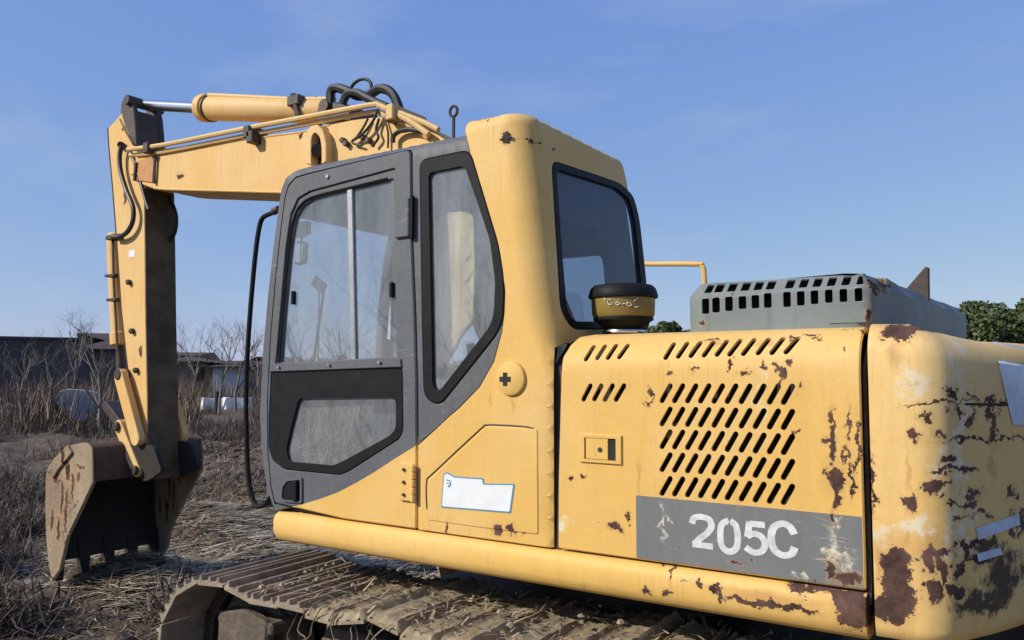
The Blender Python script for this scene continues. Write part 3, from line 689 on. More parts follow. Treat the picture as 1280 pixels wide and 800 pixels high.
# latch
a0 = xz([(725,542),(778,542),(778,581),(725,580)], YS)
def rect(px0, py0, px1, py1): 
    a, b = spx(px0, py0); c, d = spx(px1, py1); return [(a, d), (c, d), (c, b), (a, b)]
lt = MB(); panel(lt, rect(726,542,778,581), [rect(731.5,546.5,771,576)], lambda s, v, d: (s, YS-.009+d, v), .010, .003, .1); LT = lt.build('latch', [M['hood_yellow']], HOOD)
MB().prism(rect(731.5,546.5,771,576), YS-.0015, YS+.001).build('latch_recess', [M['bay']], LT)
MB().prism(rect(733,547,761,575), YS-.007, YS-.001, .002).build('latch_paddle', [M['hood_yellow']], LT)
p = spx(751, 562); MB().cyl((p[0], YS-.011, p[1]), (p[0], YS-.006, p[1]), .010, 14, .002).build('keyhole', [M['dark_metal']], LT)
# hood top, bulkheads and engine bay behind the slots
HX0 = hl[0][0]
mb = MB(); mb.prism([(HX0+.09, 2.052), (x_r, 2.052), (x_r, 2.03), (HX0+.09, 2.03)], YS+HR-.002, 5.2); mb.build('hood_top', [M['hood_yellow']], EX)
mb = MB(); mb.box(HX0+.02, x_r-.002, YS+.20, 5.2, 1.15, 2.02); mb.build('dark_bay_filler', [M['bay']], EX)  # near-black filler box, its colour makes the slots read as unlit
mb = MB(); mb.prism([(YS+.02, 1.15), (5.3, 1.15), (5.3, 2.03), (YS+.17, 2.03), (YS+.04, 1.92)], HX0-.04, HX0-.005, axis='X'); mb.prism([(YS+.02, 1.15), (5.3, 1.15), (5.3, 2.03), (YS+.17, 2.03), (YS+.04, 1.92)], x_r+.001, x_r+.012, axis='X')
mb.build('bulkhead', [M['dark_metal']], EX)
# ---------------- deck sill
prf = [(YS+.12, ZS-.004), (YS+.01, ZS-.004), (YS-.012, ZS-.016), (YS-.022, ZS-.045), (YS-.020, ZS-.10), (YS-.004, ZS-.135), (YS+.03, ZS-.155), (YS+.12, ZS-.155)]
sx0 = PY(337, 655, YS-.02).x
mb = MB(); b = len(mb.v); rings = []
for k, (dx, sc) in enumerate([(0, .0), (.004, .5), (.015, .8), (.035, 1)]):
    rings.append([(sx0+dx, YS+.12-(YS+.12-y)*(.55+.45*sc if sc else .5), ZS-.08+(z-ZS+.08)*(.3+.7*sc)) for y, z in prf])
rings.append([(x_r, y, z) for y, z in prf])
n = len(prf)
for r in rings: mb.v += r
for i in range(len(rings)-1):
    for k in range(n): mb.f.append((i*n+k, i*n+(k+1) % n, (i+1)*n+(k+1) % n, (i+1)*n+k)); mb.m.append(0)
mb.f.append(tuple(range(n))); mb.m.append(0); mb.f.append(tuple(range((len(rings)-1)*n, len(rings)*n))[::-1]); mb.m.append(0)
mb.build('deck_sill', [M['sill_yellow']], EX, ang=50)
mb = MB(); mb.box(sx0+.05, -.35, YS+.12, 5.34, 1.02, 1.15, .01); mb.build('deck_frame', [M['dark_metal']], EX)
# right-hand tool box so the machine is whole from other sides
mb = MB(); mb.box(-3.2, HX0-.06, 4.75, 5.36, 1.16, 1.95, .05); mb.build('tool_box', [M['sill_yellow']], EX)
# ---------------- counterweight
cwx = PY(1089, 600, YS).x
path = [Vector((cwx, YS)), Vector((-.35, YS))]
cx, cy = -.35, YS+.13
for k in range(1, 9): q = math.radians(57)*k/8; path.append(Vector((cx+.13*math.sin(q), cy-.13*math.cos(q))))
p0 = path[-1].copy(); R2 = 2.2; q0 = math.radians(57)
ctr = p0+Vector((-math.sin(q0), math.cos(q0)))*R2
for k in range(1, 13): q = q0+(math.radians(90)-q0)*k/12; path.append(ctr+Vector((math.sin(q), -math.cos(q)))*R2)
mir = [Vector((p.x, 2*YC+.02-p.y)) for p in reversed(path)]; path = path+mir[0:]
PP = [(p.x, p.y) for p in path]
cum = [0]
for a, b in zip(path, path[1:]): cum.append(cum[-1]+(b-a).length)
def cw_ring(ins, z, drop=0):
    out = []
    for i, p in enumerate(path):
        t = (path[min(i+1, len(path)-1)]-path[max(i-1, 0)]).normalized(); nrm = Vector((-t.y, t.x))
        q = p+nrm*ins; dd = drop*min(1, max(0, (cum[i]-.08)/.45)); out.append((q.x, q.y, z-dd))
    return out
cz0, cz1, rt = 1.045, 2.062, .11
rg = [cw_ring(.35, cz0), cw_ring(.05, cz0), cw_ring(.012, cz0+.012), cw_ring(0, cz0+.05)]
for z in np.linspace(1.2, cz1-rt, 8): rg.append(cw_ring(0, z, .055*max(0, (z-1.6)/.45)))
for k in range(1, 8): q = math.pi/2*k/7; rg.append(cw_ring(rt*(1-math.cos(q)), cz1-rt+rt*math.sin(q), .055))
rg.append(cw_ring(.5, cz1, .05))
mb = MB(); n = len(path)
for r in rg: mb.v += r
for i in range(len(rg)-1):
    for k in range(n-1): mb.f.append((i*n+k, i*n+k+1, (i+1)*n+k+1, (i+1)*n+k)); mb.m.append(0)
mb.f.append(tuple([i*n for i in range(len(rg))])); mb.m.append(0); mb.f.append(tuple([i*n+n-1 for i in range(len(rg))])); mb.m.append(0)
CW = mb.build('counterweight', [M['cw_yellow']], EX, ang=60)
# pale reflective patches stuck on the counterweight, following its curve
def cw_hit(px, py):
    d = ray(px, py); ins = 0; nrm = []
    for i in range(len(path)):
        t_ = (path[min(i+1, len(path)-1)]-path[max(i-1, 0)]).normalized(); nrm.append(Vector((-t_.y, t_.x)))
    for it in range(14):
        best = None; Q = [p+n_*ins for p, n_ in zip(path, nrm)]
        for i, (a, b) in enumerate(zip(Q, Q[1:])):
            e = b-a; den = d.x*e.y-d.y*e.x
            if abs(den) < 1e-9: continue
            t = (a.x*e.y-a.y*e.x)/den; u = (a.x*d.y-a.y*d.x)/den
            if t > 0 and -1e-6 <= u <= 1+1e-6 and (best is None or t < best[0]): best = (t, e, cum[i])
        t, e, sm = best; z = CAMZ+d.z*t; zt = cz1-.055*min(1, max(0, (sm-.08)/.45)); k = min(1, max(0, (z-(zt-rt))/rt)); ins = .6*ins+.4*rt*(1-math.sqrt(max(0, 1-k*k)))
    nn = Vector((-e.y, e.x)).normalized(); return Vector((d.x*t, d.y*t, z)), Vector((nn.x*(1-k), nn.y*(1-k), -k)).normalized()
def cw_patch(name, quad, mat, off=.003, nu=10):
    (a, b, c, d) = [Vector(q) for q in quad]; mb = MB(); V = []
    for i in range(nu+1):
        for j in range(5):
            u, v = i/nu, j/4; q = (a*(1-u)+b*u)*(1-v)+(d*(1-u)+c*u)*v; p, nn = cw_hit(q.x, q.y); V.append(p-nn*off)
    mb.add(V, [(i*5+j, (i+1)*5+j, (i+1)*5+j+1, i*5+j+1) for i in range(nu) for j in range(4)]); return mb.build(name, [mat], CW)
cw_patch('pale_patch', [(1241,428),(1290,437),(1290,532),(1265,531)], M['tape'])
cw_patch('reflective_strip', [(1219,660),(1273,642),(1274,656),(1222,675)], M['tape'])
cw_patch('reflective_strip', [(1220,692),(1250,684),(1252,693),(1222,702)], M['tape'])
cw_patch('groove', [(1206,503.5),(1290,504.5),(1290,508),(1206,506.5)], M['bay'], .002)
# ---------------- slotted guard on the hood
GY = 3.0; GX0, GX1 = PY(861, 390, GY+.05).x, PY(1092, 380, GY).x
gp_ = [Vector((GX0-.02, 4.2)), Vector((GX0-.01, GY+.14))]
for k in range(1, 7): q = math.pi/2*k/6; gp_.append(Vector((GX0-.01+.11-.11*math.cos(q), GY+.11-.11*math.sin(q))))
gp_.append(Vector((GX1-.04, GY)))
for k in range(1, 6): q = math.radians(78)*k/5; gp_.append(Vector((GX1-.04+.04*math.sin(q), GY+.04-.04*math.cos(q))))
gp_ += [Vector((GX1+.10, 3.55)), Vector((GX1+.165, 4.1)), Vector((GX1+.185, 4.45)), Vector((GX1+.12, 4.6))]
gc = [0]
for a, b in zip(gp_, gp_[1:]): gc.append(gc[-1]+(b-a).length)
i_side = 7; S0 = gc[i_side]-0; 
def g_at(s):
    s = min(max(s, 0), gc[-1]-1e-6); i = max(j for j in range(len(gc)-1) if gc[j] <= s); f = (s-gc[i])/(gc[i+1]-gc[i])
    def nr(k):
        t = (gp_[min(k+1, len(gp_)-1)]-gp_[max(k-1, 0)]).normalized(); return Vector((-t.y, t.x))
    return gp_[i]*(1-f)+gp_[i+1]*f, (nr(i)*(1-f)+nr(i+1)*f).normalized()
GZ0, GZ1 = 2.05, 2.245
def gmap(s, v, d):
    p, nn = g_at(s); zb = GZ1-.048
    drop = .035*min(1, max(0, (s-gc[i_side+6])/.9))
    if v <= zb: ins, z, a = 0, v, 0
    else: k = (v-zb); ins, z, a = k*.62, zb+k*.78, .9; 
    if v > zb+.07: k = v-zb-.07; ins, z, a = .0434+k, zb+.0546+.002, 1.5
    f = (z-GZ0)/(GZ1-GZ0); q = p+nn*(ins+d*math.cos(a)); return (q.x, q.y, z-drop*f-d*math.sin(a))
def gs(px, y): # photo column on the guard side -> s
    return gc[i_side]+(PY(px, y, GY).x-gp_[i_side].x)
gsl = []
def GP(x): return 840+x/2.909
low = [(108,155,210),(147,152,205),(194,148,200),(243,146,192),(290,142,190),(335,135,188),(405,130,185),(455,125,180),(505,120,175),(557,117,170),(610,112,167),(665,108,165)]
for x, yt, yb in low:
    px0 = GP(x-1); px1 = GP(x+27); y = 320+(yt+yb)/2/2.909; z1 = PY((px0+px1)/2, 320+yt/2.909, GY).z; z0 = PY((px0+px1)/2, 320+yb/2.909, GY).z
    z1 = min(z1, GZ1-.052); gsl.append(rounded([(gs(px0, y), z0), (gs(px1, y), z0), (gs(px1, y), z1), (gs(px0, y), z1)], .006, 2))
    zb = GZ1-.048; s0, s1 = gs(px0+1, y-14), gs(px1+2, y-14)
    gsl.append(rounded([(s0, zb+.012), (s1, zb+.012), (s1+.006, zb+.055), (s0+.006, zb+.055)], .005, 2))
gout = [(.0, GZ0), (gc[-1], GZ0), (gc[-1], GZ1+.30), (0, GZ1+.30)]
gg = [(a, b) for a in list(gc) for b in (2.1, 2.15, GZ1-.049, GZ1-.047, GZ1+.014, GZ1+.016, GZ1+.08)]
gg += [(a, b) for a in np.arange(0, gc[-1], .09) for b in (GZ1-.048, GZ1+.015)]
mb = MB(); panel(mb, gout, gsl, gmap, .006, .0, .09, gg)
GU = mb.build('slotted_guard', [M['guard_grey']], EX, ang=28)
mb = MB(); mb.box(GX0+.16, GX1-.03, GY+.16, 4.1, 2.04, 2.19); mb.build('muffler', [M['bay']], EX)
mb = MB(); mb.box(GX0+.08, GX1+.02, GY+.18, 4.2, 2.215, 2.243, .004); mb.build('guard_top', [M['guard_grey']], GU)
# plate seam, lower plate
q = PY(1055, 393, GY); q2 = PY(1082, 393, GY); MB().box(PY(1036, 395, GY).x, PY(1084, 395, GY).x, GY-.004, GY+.001, PY(1060, 404, GY).z, PY(1060, 386, GY).z, .002).build('patch_plate', [M['guard_grey']], GU)
# exhaust flap spike
sp = PY(1150, 350, 3.7); mb = MB(); mb.prism([(sp.x-.055, sp.z-.045), (sp.x-.01, sp.z-.10), (sp.x+.035, sp.z-.10), (sp.x+.038, sp.z+.045), (sp.x+.025, sp.z+.05)], 3.66, 3.70, .004); mb.build('exhaust_outlet', [M['dark_metal']], EX)
# ---------------- air pre-cleaner
ac = PY(779, 380, 3.2); cxy = (ac.x, 3.2)
mb = MB(); mb.lathe(cxy, [(.0, 2.137), (.128, 2.137), (.136, 2.15), (.139, 2.215), (.139, 2.22), (0, 2.22)]); PC = mb.build('air_pre_cleaner', [M['drum_yellow']], EX)
mb = MB(); mb.lathe(cxy, [(.139, 2.218), (.150, 2.222), (.152, 2.232), (.143, 2.262), (.128, 2.276), (.09, 2.282), (0, 2.284)]); mb.build('cleaner_lid', [M['rubber']], PC)
mb = MB(); mb.lathe(cxy, [(.0, 2.05), (.09, 2.05), (.09, 2.072), (.082, 2.078), (.082, 2.09), (.10, 2.10), (.118, 2.118), (.131, 2.125), (.131, 2.137)]); mb.build('cleaner_base', [M['rubber']], PC)
mb = MB(); mb.lathe(cxy, [(.093, 2.068), (.096, 2.074), (.093, 2.081)]); mb.build('hose_clamp', [M['chrome']], PC)
mb = MB()
def on_drum(px, py):
    a, z = PY(px, py, 3.2).x, PY(px, py, 3.06).z; k = (px-779)/41; q = math.asin(max(-.95, min(.95, k))); vx = ray(779, 380); az = math.atan2(-vx.y, -vx.x)
    return (cxy[0]+.1405*math.cos(az+q), 3.2+.1405*math.sin(az+q), z)
for P in [[(765,374),(761,375),(760,378),(762,381),(766,380)], [(772,377),(770,379),(772,381),(775,379),(772,377)], [(777,380),(781,379)], [(785,377),(783,380),(786,382),(789,380),(786,377)], [(792,375),(797,371)], [(755,372),(757,375)], [(793,383),(797,382)]]:
    mb.tube([on_drum(a, b) for a, b in P], .0022, 4, smooth=2)
mb.build('drum_marking', [M['letter']], PC)
# ---------------- handrail behind the cab
mb = MB(); hp = [PY(800, 330, 4.7), PY(870, 330, 4.7), PY(877, 332, 4.7), PY(880, 340, 4.7), PY(881, 366, 4.7)]; hp.append(Vector((hp[-1].x, 4.7, 2.04)))
mb.tube(hp, .016, 8, smooth=4); mb.tube([hp[0], hp[0]+Vector((-.1, 0, 0)), Vector((hp[0].x-.12, 4.7, 2.0))], .016, 8); mb.build('handrail', [M['cab_yellow']], EX)

# ================= boom, arm, bucket
BY0, BY1 = 3.90, 4.32
bpx = [(164,205),(170,197),(199,187),(260,179.5),(377,164),(412,155),(440,149),(470,146),(505,149),(545,163)]
bt = xz(bpx, BY0); lb = xz([(352,241.5),(300,240),(207,237.5),(192,236),(178,231),(167,226)], BY0)
xe = bt[-1]
boom_poly = bt + [(-2.75, 3.05), (-2.35, 2.2), (-2.15, 1.45), (-2.40, 1.30), (-2.85, 2.2), (-3.30, 2.85), (-3.75, 3.10), (-4.3, 3.20)] + lb
mb = MB(); mb.prism(rounded(boom_poly, .05, 3), BY0, BY1, .008); BOOM = mb.build('boom', [M['arm_yellow']], EX, ang=25)
# weld flange strips along the boom's near edges
mb = MB()
mb.tube([(a, BY0+.002, b-.006) for a, b in bt[2:6]], .008, 6); mb.tube([(a, BY0+.002, b+.006) for a, b in lb[:4]], .008, 6); mb.build('weld_bead', [M['arm_yellow']], BOOM)
mb = MB(); tp = xz([(167,203),(195,195),(194,229),(170,225)], BY0); mb.prism(tp, BY0-.012, BY0+.005, .003); mb.build('tip_plate', [M['orange']], BOOM)
for a_ in ((194,195,192,229), (170,203,168,226)): MB().tube([PY(a_[0],a_[1],BY0-.02), PY(a_[2],a_[3],BY0-.02)], .014, 6).build('tip_collar', [M['dark_metal']], BOOM)
# cylinder lug with arch opening
lug = xz([(383,206),(384,166),(388,158),(398,156),(405,163),(409,180),(409,204)], BY0-.06)
lh = xz([(390,206),(390,176),(392,168),(396,166),(401,172),(403,186),(403,206)], BY0-.06)
mb = MB(); panel(mb, rounded(lug, .02), [rounded(lh, .02)], lambda s, v, d: (s, BY0-.07+d, v), .07, .006, .05, (), None, .004); mb.build('boom_lug', [M['arm_yellow']], BOOM)
mb = MB(); mb.prism(xz([(389,206),(389,158),(400,154),(410,160),(414,175),(414,204)], BY0), BY0-.005, BY0-.001); mb.cyl(PY(397,188,BY0-.06), PY(397,188,BY0+.0), .045, 14); mb.build('lug_shadow_pin', [M['dark_metal']], BOOM)  # thin dark sheet paints the shadow in and beside the lug; cylinder is the pin
# arm cylinder
c0, c1, ce = PY(252, 135, YC), PY(412, 139, YC), PY(428, 141, YC)
ax = (c1-c0).normalized()
mb = MB(); mb.tube([c0, c0+ax*.01, c0+ax*.03, c0+ax*.10, c0+ax*.105, c1-ax*.02, c1], [.07, .10, .116, .116, .102, .092, .08], 24); CYL = mb.build('arm_cylinder', [M['arm_yellow']], EX)
rp = PY(180, 131, YC); mb = MB(); mb.tube([rp, c0+ax*.02], .048, 18); mb.build('piston_rod', [M['chrome']], CYL)
mb = MB(); mb.cyl(c0+ax*.13, c0+ax*.145, .112, 24); mb.build('cylinder_band', [M['dark_metal']], CYL)
mb = MB(); mb.tube([PY(261,119,YC-.05), PY(300,121,YC-.05), PY(368,124.5,YC-.05), PY(418,124,YC-.05)], .02, 8); mb.build('cylinder_pipe', [M['pipe_yellow']], CYL)
mb = MB(); 
for p, q in (((366,118),(374,150)),):
    mb.tube([PY(*p, YC-.11), PY(*q, YC-.11)], .022, 6)
mb.box(PY(362,140,YC-.1).x, PY(376,140,YC-.1).x, YC-.13, YC-.02, PY(370,132,YC-.1).z, PY(370,120,YC-.1).z, .005)
mb.build('pipe_clamp', [M['dark_metal']], CYL)
mb = MB(); mb.prism(rounded(xz([(395,152),(398,132),(412,126),(436,130),(442,152)], YC-.15), .04), YC-.16, YC+.16, .01); mb.cyl((ce.x, YC-.19, ce.z), (ce.x, YC+.19, ce.z), .05, 14, .004)
mb.build('cylinder_bracket', [M['dark_metal']], BOOM)
# steel pipes along the boom
yp = BY0-.05
for off, dy, r, mt in ((0, 0, .020, 'pipe_yellow'), (9, .04, .018, 'pipe_yellow')):
    P = [PY(160+off*.3, 187+off*.8, yp+dy), PY(205, 181+off, yp+dy), PY(300, 162+off, yp+dy), PY(385, 146+off, yp+dy), PY(462, 131.5+off, yp+dy), PY(474, 132+off, yp+dy), PY(486, 138+off, yp+dy), PY(510, 150+off*.7, yp+dy), PY(536, 168+off*.5, yp+dy)]
    mb = MB(); mb.tube(P, r, 8, smooth=3); mb.build('boom_pipe', [M[mt]], BOOM)
for k in range(3):
    P = [PY(492, 138+3*k, yp+.1*k), PY(512, 146+2*k, yp+.1*k), PY(530, 153+2*k, yp+.1*k), PY(548, 162+k, yp+.1*k)]
    MB().tube(P, .018, 8, smooth=3).build('boom_pipe', [M['pipe_yellow']], BOOM)
for px, py in ((312,164),(186,184),(490,142),(316,170)):
    p = PY(px, py, yp); MB().box(p.x-.035, p.x+.035, yp-.035, yp+.12, p.z-.055, p.z+.035, .006).build('pipe_clamp', [M['dark_metal']], BOOM)
MB().box(PY(488,140,yp).x, PY(497,140,yp).x, yp-.05, yp+.3, PY(490,152,yp).z, PY(490,133,yp).z, .006).build('pipe_bracket', [M['pipe_yellow']], BOOM)
def hose(name, px, Y, r, parent, sm=5, mat='hose'):
    P = [PY(q[0], q[1], Y+(q[2] if len(q) > 2 else 0)) for q in px]; return MB().tube(P, r, 8, smooth=sm).build(name, [M[mat]], parent)
hose('hydraulic_hose', [(413,132),(414,114),(421,110),(432,113),(448,120),(462,118),(474,111),(485,113),(493,121),(499,136)], YC-.15, .033, BOOM)
hose('hydraulic_hose', [(428,130),(434,118),(446,116),(458,122),(470,128),(484,134)], YC-.2, .028, BOOM)
hose('hydraulic_hose', [(436,114),(443,104),(452,99),(460,100),(464,106),(463,118)], YC-.1, .012, BOOM)
hose('hydraulic_hose', [(472,138),(468,148),(460,160),(450,170),(440,176)], BY0-.04, .009, BOOM)
hose('hydraulic_hose', [(460,148),(455,158),(447,170),(440,178),(452,182)], BY0-.03, .008, BOOM)
hose('hydraulic_hose', [(474,148),(470,162),(473,172),(466,182)], BY0-.03, .009, BOOM)
hose('hydraulic_hose', [(481,150),(485,165),(485,185)], BY0-.02, .007, BOOM)
hose('hydraulic_hose', [(491,178),(492,170),(500,164),(512,162),(524,164)], BY0-.04, .016, BOOM)
for p in ((455,172),(462,176),(430,176),(434,180)):
    q = PY(*p, BY0-.01); MB().cyl(q-Vector((0, .03, 0)), q+Vector((0, .01, 0)), .02, 10, .003).build('boom_fitting', [M['dark_metal']], BOOM)
# arm (stick)
AY0, AY1 = 3.96, 4.25
al = xz([(135,160),(136,180),(141,235),(146,300),(152,390),(158,445),(166,510),(176,572),(182,596)], AY0)
ar = xz([(186,600),(184,578),(184,500),(182,400),(181,300),(180,235),(178,205),(167,182),(157,160),(152,140),(148,146)], AY0)
mb = MB(); mb.prism(al+ar, AY0, AY1, .007); ARM = mb.build('arm', [M['arm_yellow']], EX, ang=25)
mb = MB(); mb.tube([(a-.004, AY0+.002, b) for a, b in al], .008, 5); mb.build('weld_bead', [M['dark_metal']], ARM)
mb = MB(); er = xz([(149,148),(151,127),(156,120),(163,122),(167,140),(169,165),(170,184),(164,176),(157,160)], AY0-.0)
mb.prism(rounded(er, .03, 3), AY0+.004, AY0+.05, .006); mb.prism(rounded(er, .03, 3), AY1-.05, AY1-.004, .006); mb.cyl((rp.x, AY0-.03, rp.z), (rp.x, AY1+.03, rp.z), .045, 14, .004)
e2 = xz([(155,134),(166,137),(168,165),(169,186),(163,176),(156,160)], AY0); mb.prism(e2, AY0+.05, AY1-.05)
mb.build('arm_ear', [M['dark_metal']], ARM)
pv = PY(172, 212, AY0); mb = MB(); mb.cyl((pv.x, AY0-.05, pv.z), (pv.x, AY1+.05, pv.z), .06, 20, .01); mb.build('arm_pivot', [M['arm_yellow']], ARM)
mb = MB(); d0 = PY(150,150,AY0-.004); mb.tube([PY(150,149,AY0-.003), PY(158,166,AY0-.003), PY(166,180,AY0-.003)], .008, 6); mb.build('weld_bead', [M['dark_metal']], ARM)
# dark brown plate laid over the arm's rear face
mb = MB(); rp_ = ar[:6]; off_ = [(a+.004, b) for a, b in rp_]; mb.prism(off_+[(a-.02, b) for a, b in reversed(rp_)], AY0+.004, AY1-.004); mb.build('arm_rear_plate', [M['rear_brown']], ARM)
for p in ((163,353),(167,414),(172,463)):
    q = PY(*p, AY0); MB().cyl(q+Vector((0, -.035, 0)), q+Vector((0, .005, 0)), .024, 8, .004).build('arm_boss', [M['dark_metal']], ARM)
q = PY(165, 317, AY0); MB().box(q.x-.045, q.x+.045, AY0-.002, AY0+.001, q.z-.03, q.z+.03).build('arm_sticker', [M['white']], ARM)
hose('hydraulic_hose', [(152,182),(149.5,196),(151,215),(158,238),(166,258),(166,276),(159,290),(149,296),(141,296)], AY0-.05, .020, ARM)
hose('hydraulic_hose', [(162,188),(170,206),(176,228),(182,250),(186,262)], AY0-.06, .016, ARM)
hose('hydraulic_hose', [(205,236),(214,252),(220,270),(219,288),(213,301)], AY1-.05, .018, ARM)
q = PY(141, 297, AY0); MB().box(q.x-.06, q.x+.16, AY0-.03, AY0+.2, q.z-.02, q.z+.02, .004).build('hose_bracket', [M['dark_metal']], ARM)
MB().cyl(PY(151,181,AY0-.04), PY(151,181,AY0+.02), .03, 10).build('hose_fitting', [M['dark_metal']], ARM)
# bucket cylinder in front of the arm
b0, b1 = PY(143, 292, YC), PY(150, 432, YC); bx = (b1-b0).normalized()
mb = MB(); mb.tube([b0, b0+bx*.02, b1-bx*.12, b1-bx*.11, b1-bx*.01, b1], [.05, .07, .07, .082, .082, .07], 16); BCY = mb.build('bucket_cylinder', [M['arm_yellow']], EX)
be = PY(151, 466, YC); MB().tube([b1, be], .036, 12).build('piston_rod', [M['dark_metal']], BCY)
mb = MB()
for p in ((138,298),(137,345),(139,375)): q = PY(*p, YC-.12); mb.box(q.x-.03, q.x+.12, YC-.15, YC-.03, q.z-.012, q.z+.012, .003)
mb.tube([PY(141,300,YC-.12), PY(142,350,YC-.12), PY(147,440,YC-.12)], .012, 6); mb.build('cylinder_pipe', [M['dark_metal']], BCY)
# linkage
def bar(a, b, w, y0, y1, name, mat, parent, c=.005):
    a, b = Vector(a), Vector(b); d = (b-a).normalized(); n = Vector((-d.y, d.x)); P = []
    for k in range(7): q = math.pi/2+math.pi*k/6; P.append(a+(d*math.cos(q)+n*math.sin(q))*w)
    for k in range(7): q = -math.pi/2+math.pi*k/6; P.append(b+(d*math.cos(q)+n*math.sin(q))*w)
    return MB().prism([(p.x, p.y) for p in P], y0, y1, c).build(name, [mat], parent)
def v2(px, py, Y): p = PY(px, py, Y); return (p.x, p.z)
Lk = bar(v2(150,470,AY0-.07), v2(171,548,AY0-.07), .062, AY0-.09, AY0-.03, 'link_arm', M['arm_yellow'], EX)
bar(v2(150,470,AY0-.07), v2(171,548,AY0-.07), .062, AY1+.03, AY1+.09, 'link_arm', M['arm_yellow'], EX)
bar(v2(147,533,AY0-.07), v2(169,588,AY0-.07), .055, AY0-.07, AY0+.02, 'bucket_link', M['arm_yellow'], EX)
bar(v2(147,533,AY0-.07), v2(169,588,AY0-.07), .055, AY1-.02, AY1+.07, 'bucket_link', M['arm_yellow'], EX)
bar(v2(126,507,AY0), v2(147,535,AY0), .04, AY0+.03, AY1-.03, 'bucket_link', M['dark_metal'], EX)
for p, r in (((150,468), .06), ((147,533), .05), ((170,588), .05)):
    q = PY(*p, AY0-.07); MB().cyl((q.x, AY0-.10, q.z), (q.x, AY1+.10, q.z), r*.8, 14, .006).build('link_pin', [M['dark_metal']], EX)
# bucket
KY0, KY1 = 3.62, 4.62
kp = xz([(118,602),(117,566),(115,558),(108,553.5),(96,555),(82,560),(70,573),(60,588),(58.5,615),(58.5,650),(60,680),(62.5,704)], KY0)
kd = [Vector((p[0], 0, p[1])) for p in kp]; kd = [(v.x, v.z) for v in catmull(kd, 3)]
mouth = [xz([(66,724),(74,712),(78,690),(85,672),(102,636)], KY0)][0]
th = .03
inn = []
for i, p in enumerate(kd):
    a, b = kd[max(i-1, 0)], kd[min(i+1, len(kd)-1)]; t = Vector((b[0]-a[0], b[1]-a[1])).normalized(); n = Vector((-t.y, t.x)); inn.append((p[0]+n.x*th, p[1]+n.y*th))
mb = MB(); n = len(kd)
for y in (KY0, KY1): mb.v += [(a, y, b) for a, b in kd]+[(a, y, b) for a, b in inn]
for i in range(n-1):
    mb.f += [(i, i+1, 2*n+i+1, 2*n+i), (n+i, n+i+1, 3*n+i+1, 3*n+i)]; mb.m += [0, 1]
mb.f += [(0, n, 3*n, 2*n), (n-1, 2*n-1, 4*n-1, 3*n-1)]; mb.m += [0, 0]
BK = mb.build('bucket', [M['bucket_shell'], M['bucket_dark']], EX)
sp_ = kd+mouth
for y0, y1 in ((KY0-.012, KY0+.02), (KY1-.02, KY1+.012)):
    mb = MB(); mb.prism(sp_, y0, y1, .004); mb.build('side_plate', [M['bucket_steel']], BK)
mb = MB(); mb.prism(rounded(xz([(66,575),(84,556),(90,566),(72,588),(66,600)], KY0-.03), .02), KY0-.035, KY0-.010, .005); mb.build('corner_guard', [M['bucket_steel']], BK)
mb = MB(); s_ = xz([(69,685),(79,664),(86,668),(76,712),(66,726),(63,700)], KY0-.03); mb.prism(s_, KY0-.04, KY0-.010, .005); mb.build('side_cutter', [M['bucket_steel']], BK)
tb = Vector((kd[-1][0], 0, kd[-1][1])); td = Vector((kd[-1][0]-kd[-4][0], 0, kd[-1][1]-kd[-4][1])).normalized()
for k in range(5):
    y = KY0+.06+k*(KY1-KY0-.12)/4; a = tb-td*.14; e = tb+td*.16; mb = MB()
    nn = Vector((-td.z, 0, td.x))
    V = []
    for c_, wx, wy in ((a, .045, .05), (tb, .04, .045), (e, .006, .03)):
        V += [c_+nn*wx+Vector((0, y-wy, 0)), c_+nn*wx+Vector((0, y+wy, 0)), c_-nn*wx+Vector((0, y+wy, 0)), c_-nn*wx+Vector((0, y-wy, 0))]
    mb.add(V, [(0,1,2,3), (8,9,10,11)]+[(i*4+j, i*4+(j+1) % 4, (i+1)*4+(j+1) % 4, (i+1)*4+j) for i in (0, 1) for j in range(4)]); mb.build('bucket_tooth', [M['bucket_dark']], BK)
kt = kp[3]
for y in (AY0-.04, AY1+.01):
    mb = MB(); mb.prism(rounded([(kp[0][0]+.02, kp[0][1]+.02), (kp[2][0]+.28, kp[2][1]-.30), (kp[2][0]+.50, kp[2][1]-.20), (kp[2][0]+.36, kp[2][1]+.0), (kp[3][0]-.1, kp[3][1]+.0)], .05), y, y+.04, .004); mb.build('hanger_plate', [M['bucket_dark']], BK)

from mathutils import noise as mn
# ================= undercarriage
def track_loop():
    r = .40; xa, xb = -3.47, -.22; zc = .44
    pts = []
    for q in np.linspace(math.pi/2, 3*math.pi/2, 40): pts.append((xa+r*math.cos(q), zc+r*math.sin(q)))
    pts += [(x, zc-r) for x in np.linspace(xa, xb, 60)[1:-1]]
    for q in np.linspace(-math.pi/2, math.pi/2, 40): pts.append((xb+r*math.cos(q), zc+r*math.sin(q)))
    for x in np.linspace(xb, xa, 90)[1:-1]:
        u = (xb-x)/(xb-xa); sag = -.035*abs(math.sin(u*math.pi*3))+.01*math.sin(u*40); pts.append((x, zc+r+sag))
    return pts
TL = track_loop(); TL.append(TL[0]); tc = [0]
for a, b in zip(TL, TL[1:]): tc.append(tc[-1]+math.hypot(b[0]-a[0], b[1]-a[1]))
NSH = 47; pit = tc[-1]/NSH
def tl_at(s): 
    s %= tc[-1]; return np.interp(s, tc, [p[0] for p in TL]), np.interp(s, tc, [p[1] for p in TL])
TW = .36
shoe = MB(); h = pit/2-.004
